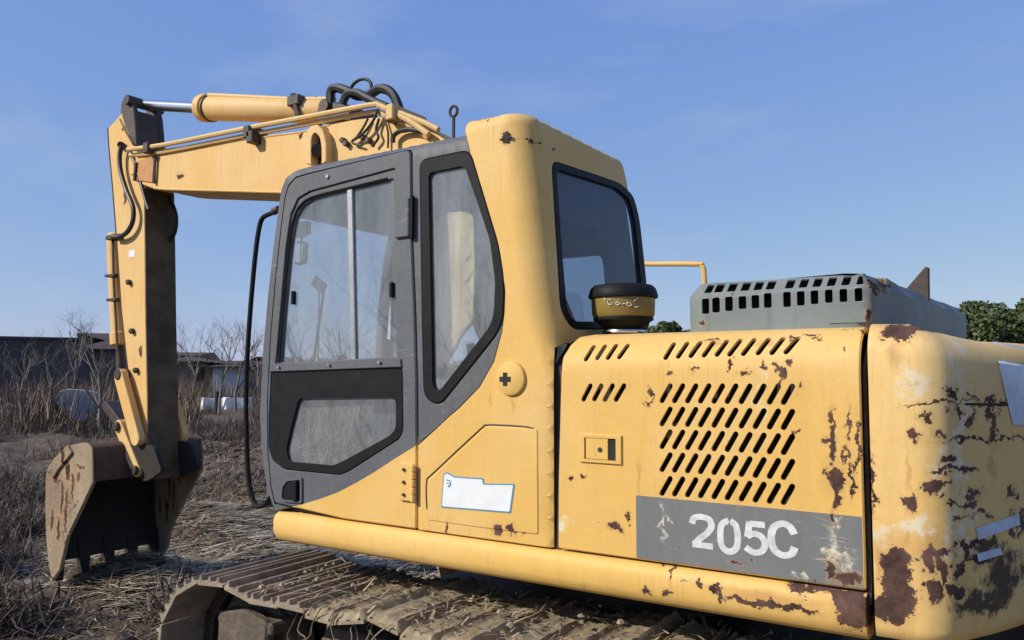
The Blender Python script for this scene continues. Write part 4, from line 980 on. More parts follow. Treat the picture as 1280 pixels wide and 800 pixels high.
prof_s = [(-h, 0), (-h, .022), (-h+.012, .03), (-h+.018, .052), (-h+.030, .052), (-h+.036, .026), (-.014, .024), (-.007, .046), (.007, .046), (.014, .024), (h-.036, .024), (h-.030, .046), (h-.018, .046), (h-.012, .022), (h+.012, .014), (h+.012, 0)]
shoe.prism(prof_s, -TW, TW, .003)
shoe_me = shoe.mesh('track_shoe', [M['track_steel']], ang=25)
def packed(seed):
    m_ = MB(); nx_, ny_ = 15, 44; hh_ = h-.003; V_ = []
    for j in range(ny_+1):
        y_ = -TW+2*TW*j/ny_
        for i in range(nx_+1):
            x_ = -hh_+2*hh_*i/nx_; e_ = min(1, (hh_-abs(x_))/.013, (TW-abs(y_))/.02); ridge = .013*max(0, 1-min(abs(x_+hh_-.024), abs(x_), abs(x_-hh_+.024))/.010)
            nz = mn.fractal(Vector((x_*26, y_*26, seed*7.3)), .8, 2.1, 4)
            V_.append((x_+.002*nz, y_, .004+.030*max(0, e_)+ridge*(1+.3*nz)+.0045*nz*max(0, e_)))
    m_.add(V_, [(j*(nx_+1)+i, j*(nx_+1)+i+1, (j+1)*(nx_+1)+i+1, (j+1)*(nx_+1)+i) for j in range(ny_) for i in range(nx_)])
    m_.box(-hh_, hh_, -TW, TW, -.010, .004); return m_.mesh('track_shoe_muddy', [M['caked']], ang=60)
muddy = [packed(k) for k in range(4)]
link_mb = MB(); link_mb.box(-h, h+.01, -.10, -.05, -.07, .0, .008); link_mb.box(-h, h+.01, .05, .10, -.07, 0, .008); link_mb.cyl((h, -.11, -.035), (h, .11, -.035), .02, 8)
link_me = link_mb.mesh('track_link', [M['dark_metal']])
for side, yc in ((0, 2.93), (1, 5.27)):
    for k in range(NSH):
        x, z = tl_at(k*pit)
        sm_ = shoe_me if (x < -2.75 or z < .6) else muddy[k % 4]; x2, z2 = tl_at(k*pit+.05); x1, z1 = tl_at(k*pit-.05)
        t = Vector((x2-x1, 0, z2-z1)).normalized(); nrm = Vector((t.z, 0, -t.x))      # loop runs front->bottom->rear->top; outward normal
        if (Vector((x, 0, z))-Vector((-1.85, 0, .44))).dot(nrm) < 0: nrm = -nrm
        yv = Vector((0, 1, 0)); xv = yv.cross(nrm)
        m = Matrix((( xv.x, yv.x, nrm.x), (xv.y, yv.y, nrm.y), (xv.z, yv.z, nrm.z)))
        j = Matrix.Rotation(random.uniform(-.02, .02), 3, 'Z')
        o = bpy.data.objects.new('track_shoe', sm_); COL.objects.link(o); o.parent = EX
        o.rotation_euler = (m@j).to_euler(); o.location = Vector((x, yc+random.uniform(-.004, .004), z))-EX.location
        l = bpy.data.objects.new('track_link', link_me); COL.objects.link(l); l.parent = o
    # idler, sprocket, frame, rollers
    mb = MB(); mb.cyl((-3.47, yc-.09, .44), (-3.47, yc+.09, .44), .30, 32, .02); mb.cyl((-3.47, yc-.04, .44), (-3.47, yc+.04, .44), .335, 32); mb.cyl((-3.47, yc-.13, .44), (-3.47, yc+.13, .44), .09, 16, .01); mb.build('idler_wheel', [M['frame_steel']], EX)
    mb = MB(); mb.cyl((-.22, yc-.06, .44), (-.22, yc+.06, .44), .28, 32, .02); mb.cyl((-.22, yc-.16, .44), (-.22, yc+.1, .44), .2, 24, .02)
    for k in range(21):
        q = 2*math.pi*k/21; c_ = Vector((-.22+.29*math.cos(q), 0, .44+.29*math.sin(q))); mb.box(c_.x-.02, c_.x+.02, yc-.03, yc+.03, c_.z-.02, c_.z+.02, .005)
    mb.build('drive_sprocket', [M['frame_steel']], EX)
    mb = MB(); mb.prism(rounded([(-3.15, .26), (-.55, .26), (-.45, .45), (-.55, .60), (-2.85, .60), (-3.1, .50)], .04), yc-.17, yc+.17, .02)
    mb.prism([(yc-.20, .56), (yc-.10, .675), (yc+.10, .675), (yc+.20, .56)], -2.92, -.7, .01, axis='X'); mb.build('track_frame', [M['frame_steel']], EX)
    mb = MB(); mb.prism(rounded([(-3.62, .30), (-3.25, .30), (-3.22, .66), (-3.40, .70), (-3.60, .66)], .03), yc-.21, yc-.15, .012); mb.prism(rounded([(-3.62, .30), (-3.25, .30), (-3.22, .66), (-3.40, .70), (-3.60, .66)], .03), yc+.15, yc+.21, .012); mb.box(-3.62, -3.2, yc-.20, yc+.2, .6, .66, .01); mb.build('idler_yoke', [M['frame_steel']], EX)
    for x in np.linspace(-2.95, -.7, 7): MB().cyl((x, yc-.14, .20), (x, yc+.14, .20), .085, 16, .01).build('track_roller', [M['frame_steel']], EX)
    for x in (-2.4, -1.2): MB().cyl((x, yc-.12, .76), (x, yc+.12, .76), .055, 14, .01).build('carrier_roller', [M['frame_steel']], EX)
# mud piled on the near track frame
mb = MB(); mb.box(-2.9, -.7, 3.1, 5.1, .40, .75, .05); mb.cyl((-1.85, YC, .75), (-1.85, YC, 1.03), .62, 32); mb.build('centre_frame', [M['dark_metal']], EX)
# straw and mud crumbs lying on the near track
Ps = np.stack([rng.uniform(-3.2, -.1, 700), rng.uniform(2.58, 3.25, 700)], 1); Ps = np.concatenate([Ps, np.full((700, 1), .875)], 1)
TRACK_STRAW = Ps
mb = MB()
for k in range(160):
    x, y = random.uniform(-3.2, -.1), random.uniform(2.59, 3.25); r = .005+.014*random.random()**3; a3 = random.uniform(0, 6.28); n3 = 5
    P3 = [(x+r*math.cos(a3+6.283*i/n3)*random.uniform(.7, 1.5), y+r*math.sin(a3+6.283*i/n3)*random.uniform(.7, 1.5)) for i in range(n3)]; z3 = .87+random.uniform(0, .02)
    mb.add([(a, b, z3) for a, b in P3]+[(x+(a-x)*.5, y+(b-y)*.5, z3+r*.8) for a, b in P3], [tuple(range(5, 10))]+[(i, (i+1) % 5, 5+(i+1) % 5, 5+i) for i in range(5)])
tag(mb.build('track_mud', [M['track_steel']], smooth=False), 'crumbs of dried mud lying between the ridges of the near track', 'mud', kind='stuff')
# bits of dry vine hanging on the track edge
mb = MB()
for k in range(26):
    x = random.uniform(-2.9, -1.0); z = .86; y = 2.56; P = [Vector((x, y+random.uniform(0, .1), z))]
    for j in range(4): P.append(P[-1]+Vector((random.uniform(-.07, .07), random.uniform(-.03, .01), random.uniform(-.09, -.02))))
    mb.tube(P, .0035, 4, smooth=3)
tag(mb.build('dry_vine', [simple('dry_vine', (.26, .20, .13), .9, .4)]), 'tangle of thin dry vines hanging over the outer edge of the near track', 'vines', kind='stuff')

# ================================================================== GROUND
t = NT('dirt_ground')
n1 = t.noise(.9, 5, .65); n2 = t.noise(9, 6, .7); n3 = t.noise(1, 5, .7, vec=t.vec('MULTIPLY', t.pos, (2.2, 13, 5)))
c = t.mix(t.ramp(n1, .35, .7), (.085, .060, .038), (.19, .142, .09)); c = t.mix(t.ramp(n2, .4, .7), c, (.052, .035, .023)); c = t.mix(t.math('MULTIPLY', t.ramp(n3, .5, .72), .7), c, (.25, .205, .145))
t.bump(t.math('ADD', t.math('MULTIPLY', n2, .6), t.noise(40, 4, .7)), .9, .04); M['dirt'] = t.fin(c, .95)
def ground_z(x, y):
    z = .05*math.sin(x*.9+1.3*math.sin(y*.5))*math.sin(y*.8+.7)+.03*math.sin(x*2.3+y*1.1)
    m = min(1, max(0, (math.hypot((x+1.85)/3.2, (y-4.1)/2.2)-.8)/.5)); z *= m
    return z
from mathutils import noise as mn
def gz(x, y):
    d = math.hypot(x+6, y-6)
    a = mn.fractal(Vector((x*.8, y*.8, 0)), 1, 2, 4)*.09 + mn.fractal(Vector((x*3, y*3, 3)), 1, 2, 3)*.06
    m = min(1, max(0, (math.hypot((x+1.85)/3.4, (y-4.1)/2.3)-.75)/.5)); a = a*m-.03*m
    fur = .05*math.sin((y*1.0+x*.35)*4.2)*m*min(1, max(0, (-x-4)/2))
    berm = .35*math.exp(-((y-13-.15*x)/2.2)**2)*min(1, max(0, (-x-2)/6))
    berm += .20*math.exp(-((x+6.75)/.8)**2-((y-4.1)/.9)**2)
    fade = 1 if d < 45 else max(0, 1-(d-45)/60)
    return (a+fur)*fade+berm*fade
def axis(c, near, far, n1, n2):
    a = np.linspace(-near, near, n1); b = np.geomspace(near, far, n2)[1:]; return np.concatenate([c-b[::-1], c+a, c+b])
ax_, ay_ = axis(-7, 14, 1800, 260, 34), axis(8, 14, 1800, 260, 34)
V = []; F = []
for y in ay_:
    for x in ax_: V.append((x, y, gz(x, y) if abs(x+7) < 110 and abs(y-8) < 110 else 0))
nx = len(ax_)
F = [(j*nx+i, j*nx+i+1, (j+1)*nx+i+1, (j+1)*nx+i) for j in range(len(ay_)-1) for i in range(nx-1)]
me = bpy.data.meshes.new('ground'); me.from_pydata(V, [], F); me.materials.append(M['dirt']); me.polygons.foreach_set('use_smooth', [True]*len(F)); go = bpy.data.objects.new('ground', me); COL.objects.link(go); tag(go, kind='structure')

# ---- straw, clods, brush (uncountable)
def blades(name, pos, length, width, lean, mat, label, cat, curve=.3, cols=None, az=None):
    """thin bent strips of dry stalk; pos Nx3"""
    N = len(pos); az = rng.uniform(0, 2*np.pi, N) if az is None else az; L = length*rng.uniform(.5, 1.4, N); el = lean
    d = np.stack([np.cos(az)*np.cos(el), np.sin(az)*np.cos(el), np.sin(el)], 1); sd = np.stack([-np.sin(az), np.cos(az), np.zeros(N)], 1)*(width*rng.uniform(.6, 1.4, N))[:, None]
    p1 = pos+d*(L*.5)[:, None]; d2 = d+rng.normal(0, curve, (N, 3)); d2 /= np.linalg.norm(d2, axis=1)[:, None]; p2 = p1+d2*(L*.5)[:, None]
    up = np.array([0, 0, 1.])*width
    V = np.stack([pos-sd, pos+sd, p1-sd*.8+up, p1+sd*.8+up, p2], 1).reshape(-1, 3)
    b = np.arange(N)[:, None]*5
    F = np.concatenate([b+np.array([[0, 1, 3]]), b+np.array([[0, 3, 2]]), b+np.array([[2, 3, 4]])], 0)
    me = bpy.data.meshes.new(name); me.from_pydata(V.tolist(), [], F.tolist()); me.materials.append(mat)
    o = bpy.data.objects.new(name, me); COL.objects.link(o); return tag(o, label, cat, kind='stuff')
gzv = lambda P: np.array([gz(a, b) for a, b in P])
def straw_mat(name, a, b, c3):
    t = NT(name); rn = t.geo.outputs['Random Per Island']
    c = t.mix(t.ramp(rn, 0, .6), a, b); c = t.mix(t.ramp(rn, .75, .9), c, c3); return t.fin(c, .85)
M['straw'] = straw_mat('dry_straw', (.15, .105, .06), (.32, .24, .145), (.52, .42, .28))
M['straw2'] = straw_mat('pale_row_straw', (.13, .10, .062), (.34, .28, .18), (.66, .58, .42))
M['bramble'] = straw_mat('dead_bramble', (.035, .026, .02), (.10, .072, .052), (.26, .20, .14))
M['weed'] = straw_mat('dry_weed', (.055, .038, .026), (.15, .10, .066), (.32, .235, .15))
Ps = TRACK_STRAW; blades('track_straw', Ps, .09, .004, rng.uniform(-.05, .25, len(Ps)), M['straw'], 'broken straw and dry mud lying on top of the near track', 'straw', .3)
def scatter(N, fn):
    P = fn(N); z = gzv(P); return np.concatenate([P, z[:, None]], 1)
def view_pts(N, px0, px1, py0, py1, pw=1.0):
    px = rng.uniform(px0, px1, N); py = py0+(py1-py0)*rng.uniform(0, 1, N)**pw
    return np.array([[*PZ(a, b, 0).xy] for a, b in zip(px, py)])
def near_pts(N): return np.stack([rng.uniform(-15, -3.6, N), rng.uniform(1.5, 17, N)], 1)
P = scatter(26000, near_pts); P[:, 2] += .005
blades('straw_litter', P, .22, .006, rng.uniform(0, .35, len(P)), M['straw'], 'flattened dry corn straw littering the ploughed dirt around the bucket', 'straw', .35)
P = scatter(16000, lambda N: np.stack([rng.uniform(-10.5, -3.7, N), rng.uniform(3.6, 9.5, N)], 1)); P[:, 2] += .012
blades('straw_rows', P, .30, .010, rng.uniform(-.05, .2, len(P)), M['straw2'], 'pale straw laid flat in rows on the sunlit ground between the bucket and the cab', 'straw', .15, az=rng.normal(math.radians(33), .35, len(P)))
def left_pts(N): 
    a = np.stack([rng.uniform(-24, -7.5, N*2), rng.uniform(1, 26, N*2)], 1); k = np.array([mn.noise(Vector((x*.45, y*.45, 1))) > -.05+(.35 if x > -10 and y > 4.5 else 0) for x, y in a]); return a[k][:N]
P = scatter(30000, left_pts)
P = P[np.array([not (a > -9.5 and b > 4.2) for a, b, _ in P])]
blades('dry_brush', P, .42, .007, rng.uniform(-.1, 1.0, len(P)), M['bramble'], 'tangled dark dry weeds and brush growing left of the bucket', 'brush', .6)
def far_pts(N):
    a = np.stack([rng.uniform(-60, -6, N), rng.uniform(14, 55, N)], 1); an = np.degrees(np.arctan2(-a[:, 0], a[:, 1])); lo_, hi_ = [math.degrees(math.atan2(-PD(q_, 465, 1).x, PD(q_, 465, 1).y)) for q_ in (320, 250)]
    return a[~((an > lo_) & (an < hi_) & (np.hypot(a[:, 0], a[:, 1]) < 44.5) & (np.hypot(a[:, 0], a[:, 1]) > 30))]
P = scatter(22000, far_pts)
blades('tall_dry_grass', P, .5, .014, rng.uniform(.7, 1.5, len(P)), M['weed'], 'tall brown dead grass across the field behind the arm', 'dead grass', .4)
def thick_pts(N):
    px = np.concatenate([rng.uniform(-40, 150, N//2), rng.uniform(205, 345, N-N//2)]); dd = rng.uniform(24, 52, N); kk = ~((px > 248) & (px < 320) & (dd < 45)); px, dd = px[kk], dd[kk]; return np.array([[*PD(a, 465, b).xy] for a, b in zip(px, dd)])
P = scatter(7000, thick_pts); P = P[np.array([mn.noise(Vector((a*.16, b*.16, 7))) > .02 for a, b, _ in P])]
blades('shrub_thicket', P, 1.5, .016, rng.uniform(1.0, 1.5, len(P)), M['weed'], 'thicket of leafless shrubs and tall twigs in front of the sheds and houses', 'shrubs', .25)
# rounded clumps of dead bramble
cen = []
for (n_, a0_, a1_, b0_, b1_) in ((46, -70, 52, 530, 790), (34, -20, 150, 512, 556), (30, 212, 335, 512, 572), (16, 60, 250, 735, 800), (10, 120, 250, 505, 540), (14, 55, 135, 526, 548)):
    for k in range(n_): q_ = PZ(random.uniform(a0_, a1_), random.uniform(b0_, b1_), 0); cen.append((q_.x, q_.y))
Pc, Lc = [], []
for (a_, b_) in cen:
    if -8.2 < a_ < -5.6 and 3.0 < b_ < 5.2: continue
    if a_ > -4.2 and b_ > 2.3: continue
    rr = random.uniform(.18, .5)*(1 if a_ > -14 else 1.5); n_ = 230; v_ = rng.normal(0, 1, (n_, 3)); v_ /= np.linalg.norm(v_, axis=1)[:, None]; v_[:, 2] = abs(v_[:, 2])*.7
    Pc.append(np.array([a_, b_, gz(a_, b_)])+v_*(rr*rng.uniform(.1, 1, n_))[:, None])
Pc = np.concatenate(Pc)
blades('bramble_clumps', Pc, .38, .006, rng.uniform(-.3, 1.2, len(Pc)), M['bramble'], 'low rounded clumps of dead bramble and roots on the rough ground', 'brambles', .8)
# clods
mb = MB(); ico = [(0,0,1),(.89,0,.45),(.28,.85,.45),(-.72,.53,.45),(-.72,-.53,.45),(.28,-.85,.45),(.72,.53,-.45),(-.28,.85,-.45),(-.89,0,-.45),(-.28,-.85,-.45),(.72,-.53,-.45),(0,0,-1)]
icf = [(0,1,2),(0,2,3),(0,3,4),(0,4,5),(0,5,1),(1,6,2),(2,7,3),(3,8,4),(4,9,5),(5,10,1),(6,7,2),(7,8,3),(8,9,4),(9,10,5),(10,6,1),(11,7,6),(11,8,7),(11,9,8),(11,10,9),(11,6,10)]
for k in range(6500):
    x, y = random.uniform(-15, -3.8), random.uniform(1.5, 16); r = .02+.09*random.random()**3; z = gz(x, y)
    mb.add([(x+a*r*random.uniform(.7, 1.3), y+b*r*random.uniform(.7, 1.3), z+c_*r*.6) for a, b, c_ in ico], icf)
tag(mb.build('dirt_clods', [M['dirt']], smooth=False), 'loose clods of brown earth scattered over the ploughed field', 'dirt clods', kind='stuff')

# ================================================================== BACKGROUND
def tree(px, base_py, top_py, dist, label, seed, group='bare trees beyond the field', col=None, spread=.5, depth=5, lean=0):
    random.seed(seed); b = PD(px, 465, dist); b.z = gz(b.x, b.y) if dist < 60 else 0; H = (CAMZ+(465-top_py)*dist*.95/FPX)
    root = empty('bare_tree', b, label, 'tree', group); tr = MB(); cr = MB()
    def grow(mb, p, d, L, r, lv):
        P = [p]; R = [r]; k = 3
        for i in range(k):
            d = (d+Vector((random.gauss(0, .12), random.gauss(0, .12), random.gauss(.04, .06)))).normalized(); P.append(P[-1]+d*L/k); R.append(r*(1-.45*(i+1)/k))
        mb.tube(P, R, 5 if lv == 0 else 3, cap=False)
        if lv >= depth: return
        for i in range(random.choice((2, 3, 3)) if lv else 5):
            f = random.uniform(.35, 1); j = min(int(f*k), k-1); q = P[j].lerp(P[j+1], f*k-j if f*k-j <= 1 else 1)
            side = Vector((random.gauss(0, 1), random.gauss(0, 1), random.uniform(-.1, .5))).normalized()
            grow(cr, q, (d*1.0+side*spread*1.6).normalized(), L*random.uniform(.5, .75), R[j]*.6, lv+1)
    grow(tr, b, Vector((lean, 0, 1)).normalized(), H*.5, H*.016, 0)
    tr.build('trunk', [M['bark']], root); cr.build('crown', [M['bark']], root)
    return root
M['bark'] = simple('grey_bark', (.20, .165, .135), .9, .4)
random.seed(3)
BT = [(30,405,30,'slender bare tree leftmost against the dark shed wall',.45,0),(88,385,42,'bare tree with wide spreading branches right of the dark shed',.6,-.1),(128,392,24,'bent bare tree standing just behind the tipped white tub',.6,-.15),
      (222,405,40,'thin bare tree close to the right edge of the arm',.5,0),(245,398,44,'tall bare tree before the brown roofed house',.5,.05),(275,392,38,'bare tree between the brown house and the pale house',.5,0),(296,388,42,'tallest bare tree in front of the pale walled house',.5,0),(326,400,46,'bare tree seen just behind the black grab rail',.5,0),(60,420,34,'small bare sapling left of the tipped white tub',.6,0)]
for i, (px, ty, ds, lb_, sp2, ln) in enumerate(BT): tree(px, 0, ty, ds, lb_, 20+i, spread=sp2, lean=ln)
for i, (px, ty, ds, l_) in enumerate([(385,380,40,'bare tree seen through the front pane of the door window'),(420,370,46,'tall bare tree seen just left of the window mullion'),(450,385,38,'bare tree seen just right of the window mullion'),(475,395,50,'bare tree seen through the rear pane of the door window')]):
    tree(px, 0, ty, ds, l_, 50+i, group='bare trees seen through the cab')
# trees behind the viewer that the windows mirror
def free_tree(x, y, H, seed, label, group):
    global CAMZ
    random.seed(seed); b = Vector((x, y, gz(x, y))); root = empty('bare_tree', b, label, 'tree', group); tr = MB(); cr = MB()
    def grow(mb, p, d, L, r, lv):
        P = [p]; R = [r]; k = 3
        for i in range(k):
            d = (d+Vector((random.gauss(0, .12), random.gauss(0, .12), random.gauss(.04, .06)))).normalized(); P.append(P[-1]+d*L/k); R.append(r*(1-.45*(i+1)/k))
        mb.tube(P, R, 5 if lv == 0 else 3, cap=False)
        if lv >= 5: return
        for i in range(random.choice((2, 3, 3)) if lv else 6):
            f = random.uniform(.3, 1); j = min(int(f*k), k-1); q = P[j].lerp(P[j+1], min(1, f*k-j))
            side = Vector((random.gauss(0, 1), random.gauss(0, 1), random.uniform(-.1, .5))).normalized()
            grow(cr, q, (d+side*.85).normalized(), L*random.uniform(.5, .75), R[j]*.6, lv+1)
    grow(tr, b, Vector((0, 0, 1)), H*.5, H*.016, 0); tr.build('trunk', [M['bark']], root); cr.build('crown', [M['bark']], root)
for i, (x, y, H, l_) in enumerate([(-9, -6, 5.0, 'leafless tree mirrored at the left of the door glass'), (-12.5, -6, 5.5, 'leafless tree mirrored left of the window mullion'), (-6.5, -5, 4.2, 'leafless tree mirrored in the middle of the quarter window'), (-15, -5, 5.5, 'leafless tree mirrored by the door edge'), (-10.5, -9, 5.5, 'leafless tree mirrored right of the window mullion'), (-7.5, -8, 4.8, 'leafless tree mirrored at the foot of the quarter window'), (-4.5, -6.5, 4.2, 'leafless tree mirrored at the right of the quarter window')]):
    free_tree(x, y, H, 80+i, l_, 'bare trees mirrored in the cab glass')
# dark shed wall on the left
def bld(name, px0, px1, top_py, dist, depth, label, wallm, roofm, roofkind='flat', roof_py=None, eave=.3):
    a, b = PD(px0, 465, dist), PD(px1, 465, dist*1.0); h = CAMZ+(465-top_py)*dist*.95/FPX
    u = Vector((b.x-a.x, b.y-a.y, 0)); L = u.length; u.normalize(); n = Vector((-u.y, u.x, 0)); 
    if n.dot(Vector((a.x, a.y, 0))) < 0: n = -n
    root = empty(name, (a.x, a.y, 0), label, 'building')
    def q(s, d, z): v = Vector((a.x, a.y, 0))+u*s+n*d; return (v.x, v.y, z)
    mb = MB(); hh = h if roofkind == 'flat' else CAMZ+(465-roof_py)*dist*.95/FPX
    mb.add([q(0,0,-.3), q(L,0,-.3), q(L,depth,-.3), q(0,depth,-.3), q(0,0,hh), q(L,0,hh), q(L,depth,hh), q(0,depth,hh)], [(0,1,5,4),(1,2,6,5),(2,3,7,6),(3,0,4,7),(4,5,6,7),(0,1,2,3)])
    mb.build('wall', [wallm], root, smooth=False)
    if roofkind == 'flat':
        mb = MB(); e = .2; mb.add([q(-e,-e,hh), q(L+e,-e,hh), q(L+e,depth+e,hh), q(-e,depth+e,hh), q(-e,-e,hh+.15), q(L+e,-e,hh+.15), q(L+e,depth+e,hh+.15), q(-e,depth+e,hh+.15)], [(0,1,5,4),(1,2,6,5),(2,3,7,6),(3,0,4,7),(4,5,6,7),(0,1,2,3)]); mb.build('roof', [roofm], root, smooth=False)
    else:
        mb = MB(); e = .5; m = depth/2
        mb.add([q(-e,-e,hh-.1), q(L+e,-e,hh-.1), q(L+e,depth+e,hh-.1), q(-e,depth+e,hh-.1), q(m*.8,m,h), q(L-m*.8,m,h), q(-e,-e,hh), q(L+e,-e,hh), q(m*.8,m,h+.1), q(L-m*.8,m,h+.1), q(-e,depth+e,hh), q(L+e,depth+e,hh)],
               [(0,1,7,6),(6,7,9,8),(8,9,11,10),(3,2,11,10),(0,6,8,10,3),(1,2,11,9,7),(0,1,2,3)]); mb.build('roof', [roofm], root, smooth=False)
    return root, q, L, hh
def metal_sheet():
    t = NT('dark_corrugated_sheet'); n = t.noise(.6, 4, .6); c = t.mix(n, (.035, .037, .042), (.075, .072, .07)); return t.fin(c, .8)
M['shed'] = metal_sheet(); M['tile'] = simple('brown_roof_tile', (.075, .055, .042), .9, .4, scale=3); M['plaster'] = simple('grey_brown_plaster', (.20, .165, .135), .9, .4, scale=1.5)
M['pale_wall'] = simple('pale_blue_white_wall', (.42, .44, .50), .8, .25, scale=1); M['white_wall'] = simple('white_low_wall', (.85, .84, .80), .8, .15)
root, q, L, hh = bld('long_shed', -160, 106, 428, 62, 14, 'long low dark sheet-metal shed with a flat roof line at the far left', M['shed'], M['shed'])
for s in np.arange(0, L, 1.55):
    m_ = MB(); a = Vector(q(s, -.05, 0)); m_.cyl((a.x, a.y, 0), (a.x, a.y, hh), .05, 6); m_.build('wall_rib', [M['shed']], root)
bld('brown_house', 98, 165, 418, 70, 10, 'brown hip roofed farmhouse at the end of the dark shed, behind the arm', M['plaster'], M['tile'], 'gable', 438)
r2, q, L, hh = bld('tiled_house', 206, 268, 441, 66, 9, 'low brown farmhouse with dark gable roof right of the arm', M['plaster'], M['tile'], 'gable', 452)
for s in (2, 3.6):
    a = Vector(q(s, -.03, 1.9)); b = Vector(q(s+.8, -.03, 3.0)); mb = MB(); mb.add([q(s,-.04,1.2), q(s+.8,-.04,1.2), q(s+.8,-.04,2.3), q(s,-.04,2.3)], [(0,1,2,3)]); mb.build('window', [M['bay']], r2, smooth=False)
bld('pale_house', 266, 306, 452, 58, 8, 'small pale blue-white house behind the bright low wall', M['pale_wall'], M['tile'], 'gable', 458)
bld('dark_house', 308, 372, 446, 72, 9, 'dark house partly hidden behind the grab rail and cab', M['plaster'], M['tile'], 'gable', 455)
# low white wall with posts
a, b = PD(256, 465, 44), PD(312, 465, 44); wr = empty('low_wall', (a.x, a.y, 0), 'bright white low garden wall in front of the pale house', 'wall')
u = (Vector((b.x, b.y, 0))-Vector((a.x, a.y, 0))); n = Vector((-u.y, u.x, 0)).normalized()*.25; mb = MB(); A = Vector((a.x, a.y, 0)); B_ = A+u
mb.add([A-Vector((0,0,.2)), B_-Vector((0,0,.2)), B_+n-Vector((0,0,.2)), A+n-Vector((0,0,.2)), A+Vector((0,0,.55)), B_+Vector((0,0,.55)), B_+n+Vector((0,0,.55)), A+n+Vector((0,0,.55))], [(0,1,5,4),(1,2,6,5),(2,3,7,6),(3,0,4,7),(4,5,6,7)]); mb.build('wall_panel', [M['white_wall']], wr, smooth=False)
for f in (0, .5, 1):
    p = A.lerp(B_, f)-n*.3; MB().box(p.x-.15, p.x+.15, p.y-.15, p.y+.15, -.2, .6, .02).build('wall_post', [M['white_wall']], wr)
# dark fence post before it and pale pole near the arm
p = PD(272, 465, 40); tag(MB().box(p.x-.08, p.x+.08, p.y-.08, p.y+.08, -.1, 1.0, .01).build('fence_post', [M['bay']], origin=(p.x, p.y, 0)), 'short dark post standing before the white low wall', 'post')
p = PD(218, 465, 26); tag(MB().tube([(p.x, p.y, -.1), (p.x, p.y, 1.75)], .07, 8).build('pale_pole', [M['pale_wall']], origin=(p.x, p.y, 0)), 'pale grey upright pole just right of the arm above the bucket', 'pole')
# tipped white tub with dark slatted edge
d_t = 26
def T(px, py, dd=0): return PD(px, py, d_t+dd)
root = empty('tipped_tub', (*T(96, 530).xy, 0), 'tipped pale blue and white plastic tub with a dark slatted rim lying in the brush', 'tub')
axu = (T(110, 500)-T(80, 500)).normalized(); fw = Vector((T(96,500).x, T(96,500).y, 0)).normalized()
out_ = [(67,499),(74,490),(84,487),(110,489),(122,492),(126,498),(126,508),(118,520),(106,526),(92,530),(84,522)]
P0 = [T(*p) for p in out_]; mb = MB(); nP = len(P0); cc = sum(P0, Vector())/nP
P1 = [p+fw*.8+(cc-p)*.12 for p in P0]; P00 = [p-fw*.05+(cc-p)*.12 for p in P0]
mb.add(P00+P0+P1, [tuple(range(nP)), tuple(range(2*nP, 3*nP))]+[(i, (i+1) % nP, nP+(i+1) % nP, nP+i) for i in range(nP)]+[(nP+i, nP+(i+1) % nP, 2*nP+(i+1) % nP, 2*nP+i) for i in range(nP)])
M['tub'] = simple('pale_plastic', (.30, .33, .41), .5, .2, scale=3); M['tubtop'] = simple('cream_plastic', (.46, .43, .36), .7, .4, scale=3)
mb.build('tub_body', [M['tub']], root)
mb = MB(); tp_ = [T(*p)-fw*.07 for p in [(67,499),(74,490),(84,486.5),(110,488.5),(123,491),(125,498),(100,497),(76,496)]]; tq = [p+fw*.9 for p in tp_]; nP = len(tp_)
mb.add(tp_+tq, [tuple(range(nP)), tuple(range(nP, 2*nP))]+[(i, (i+1) % nP, nP+(i+1) % nP, nP+i) for i in range(nP)]); mb.build('tub_lid', [M['tubtop']], root)
mb = MB(); mb.tube([T(64,501)-fw*.1, T(76,516)-fw*.1, T(91,533)-fw*.1], .09, 6); M['slat'] = simple('weathered_slat', (.09, .085, .085)); rm_ = mb.build('slatted_rim', [M['bay']], root)
for k in range(6):
    f = k/5; p = T(66+26*f, 500.5+32*f)-fw*.2; MB().box(p.x-.05, p.x+.05, p.y-.05, p.y+.02, p.z-.03, p.z+.03).build('slat', [M['slat']], rm_)
for s_p in [(70,520),(110,525)]: p = T(*s_p); MB().tube([p, Vector((p.x, p.y, 0))], .04, 6).build('tub_leg', [M['dark_metal']], root)
# pale sheet heap behind, far left
p = PD(33, 465, 40); mb = MB(); mb.lathe((0, 0), [(0, .7), (.5, .62), (.9, .5), (1.1, .2), (1.2, -.2)], 9)
me = mb.mesh('sheet_cover', [M['tub']]); me.transform(Matrix.Translation((p.x, p.y, .0))); M['tarp'] = simple('blue_grey_tarp', (.22, .25, .33), .7, .4, scale=3, bump=.6, bscale=6, dist=.1); me.materials[0] = M['tarp']; tag(link('tarp_heap', me, origin=(p.x, p.y, 0)), 'pale blue-grey plastic tarp draped over a heap at the far left', 'tarp')
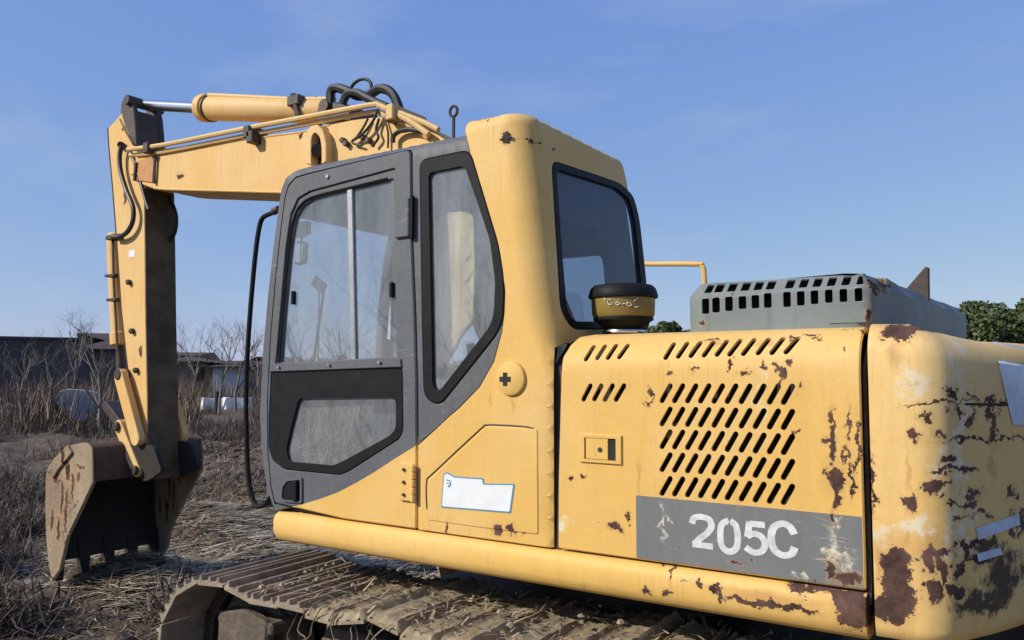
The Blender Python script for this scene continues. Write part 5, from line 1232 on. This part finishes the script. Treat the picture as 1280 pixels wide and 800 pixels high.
# evergreen trees beyond the machine
def leafm(name, a, b):
    t = NT(name); c = t.mix(t.geo.outputs['Random Per Island'], a, b); m = t.fin(c, .7)
    return m
M['leaf'] = leafm('evergreen_leaves', (.035, .06, .018), (.11, .14, .045))
def leafy(px, top_py, dist, rw, label, seed):
    r = np.random.default_rng(seed); b = PD(px, 465, dist); H = CAMZ+(465-top_py)*dist*.95/FPX
    root = empty('evergreen_tree', (b.x, b.y, 0), label, 'tree', 'evergreen trees beyond the machine')
    mb = MB(); mb.tube([(b.x, b.y, -.2), (b.x+.1, b.y, H*.4), (b.x, b.y, H*.75)], [.22, .16, .06], 7)
    for k in range(7):
        q_ = r.uniform(0, 6.28); z0 = H*r.uniform(.25, .6); mb.tube([(b.x, b.y, z0), (b.x+math.cos(q_)*rw*.6, b.y+math.sin(q_)*rw*.6, z0+H*.15)], [.08, .03], 5)
    mb.build('trunk', [M['bark']], root)
    cl = []
    for k in range(26):
        v = r.normal(0, 1, 3); v /= np.linalg.norm(v); rad = r.uniform(.3, 1)**.5
        cl.append((np.array([b.x, b.y, H*.58])+v*rad*np.array([rw, rw, H*.36]), r.uniform(.35, .6)*rw*.6))
    C = []; 
    for c_, rr in cl: 
        n = 260; v = r.normal(0, 1, (n, 3)); v /= np.linalg.norm(v, axis=1)[:, None]; C.append(c_+v*(rr*r.uniform(.5, 1.05, n)**.5)[:, None])
    C = np.concatenate(C); C[:, 2] = np.minimum(C[:, 2], H); N = len(C); s_ = .16
    a = r.normal(0, 1, (N, 3)); a /= np.linalg.norm(a, axis=1)[:, None]; bb = np.cross(a, r.normal(0, 1, (N, 3))); bb /= np.linalg.norm(bb, axis=1)[:, None]
    V = np.stack([C-a*s_, C+bb*s_*.6, C+a*s_, C-bb*s_*.6], 1).reshape(-1, 3)
    me = bpy.data.meshes.new('crown'); me.from_pydata(V.tolist(), [], (np.arange(N)[:, None]*4+np.arange(4)).tolist()); me.materials.append(M['leaf'])
    link('crown', me, root)
for i, (px, ty, ds, rw, lb_) in enumerate([(826,396,52,1.8,'small evergreen tree seen between the air cleaner and the grey guard'),(850,400,54,1.8,'dark evergreen just left of the grey guard'),(1222,388,55,2.2,'evergreen tree right beside the grey guard above the counterweight'),
        (1248,376,58,2.8,'tallest evergreen tree above the counterweight'),(1278,382,60,2.8,'evergreen tree at the right edge of the photo'),(1310,380,58,3,'evergreen tree just beyond the right edge of the photo')]):
    leafy(px, ty, ds, rw, lb_, 30+i)
# far tree belt on the horizon (one mass)
r = np.random.default_rng(5); N = 30000; az = r.uniform(-1.9, 1.9, N); rad = 230+r.uniform(-10, 10, N); hgt = 5+2.0*np.sin(az*9)+1.2*np.sin(az*31)+.8*np.sin(az*70); z = r.uniform(0, 1, N)*hgt*.72
aw = YAW+math.pi/2+az
C = np.stack([rad*np.cos(aw), rad*np.sin(aw), z], 1); a = r.normal(0, 1, (N, 3)); bb = r.normal(0, 1, (N, 3)); s_ = .8
V = np.stack([C-a*s_, C+bb*s_, C+a*s_], 1).reshape(-1, 3); me = bpy.data.meshes.new('far_tree_belt'); me.from_pydata(V.tolist(), [], (np.arange(N)[:, None]*3+np.arange(3)).tolist())
M['belt'] = leafm('far_tree_belt', (.09, .085, .06), (.16, .14, .11)); me.materials.append(M['belt']); tb_ = bpy.data.objects.new('far_tree_belt', me); COL.objects.link(tb_); tag(tb_, 'distant belt of bare and dusty trees along the horizon', 'tree belt', kind='stuff')
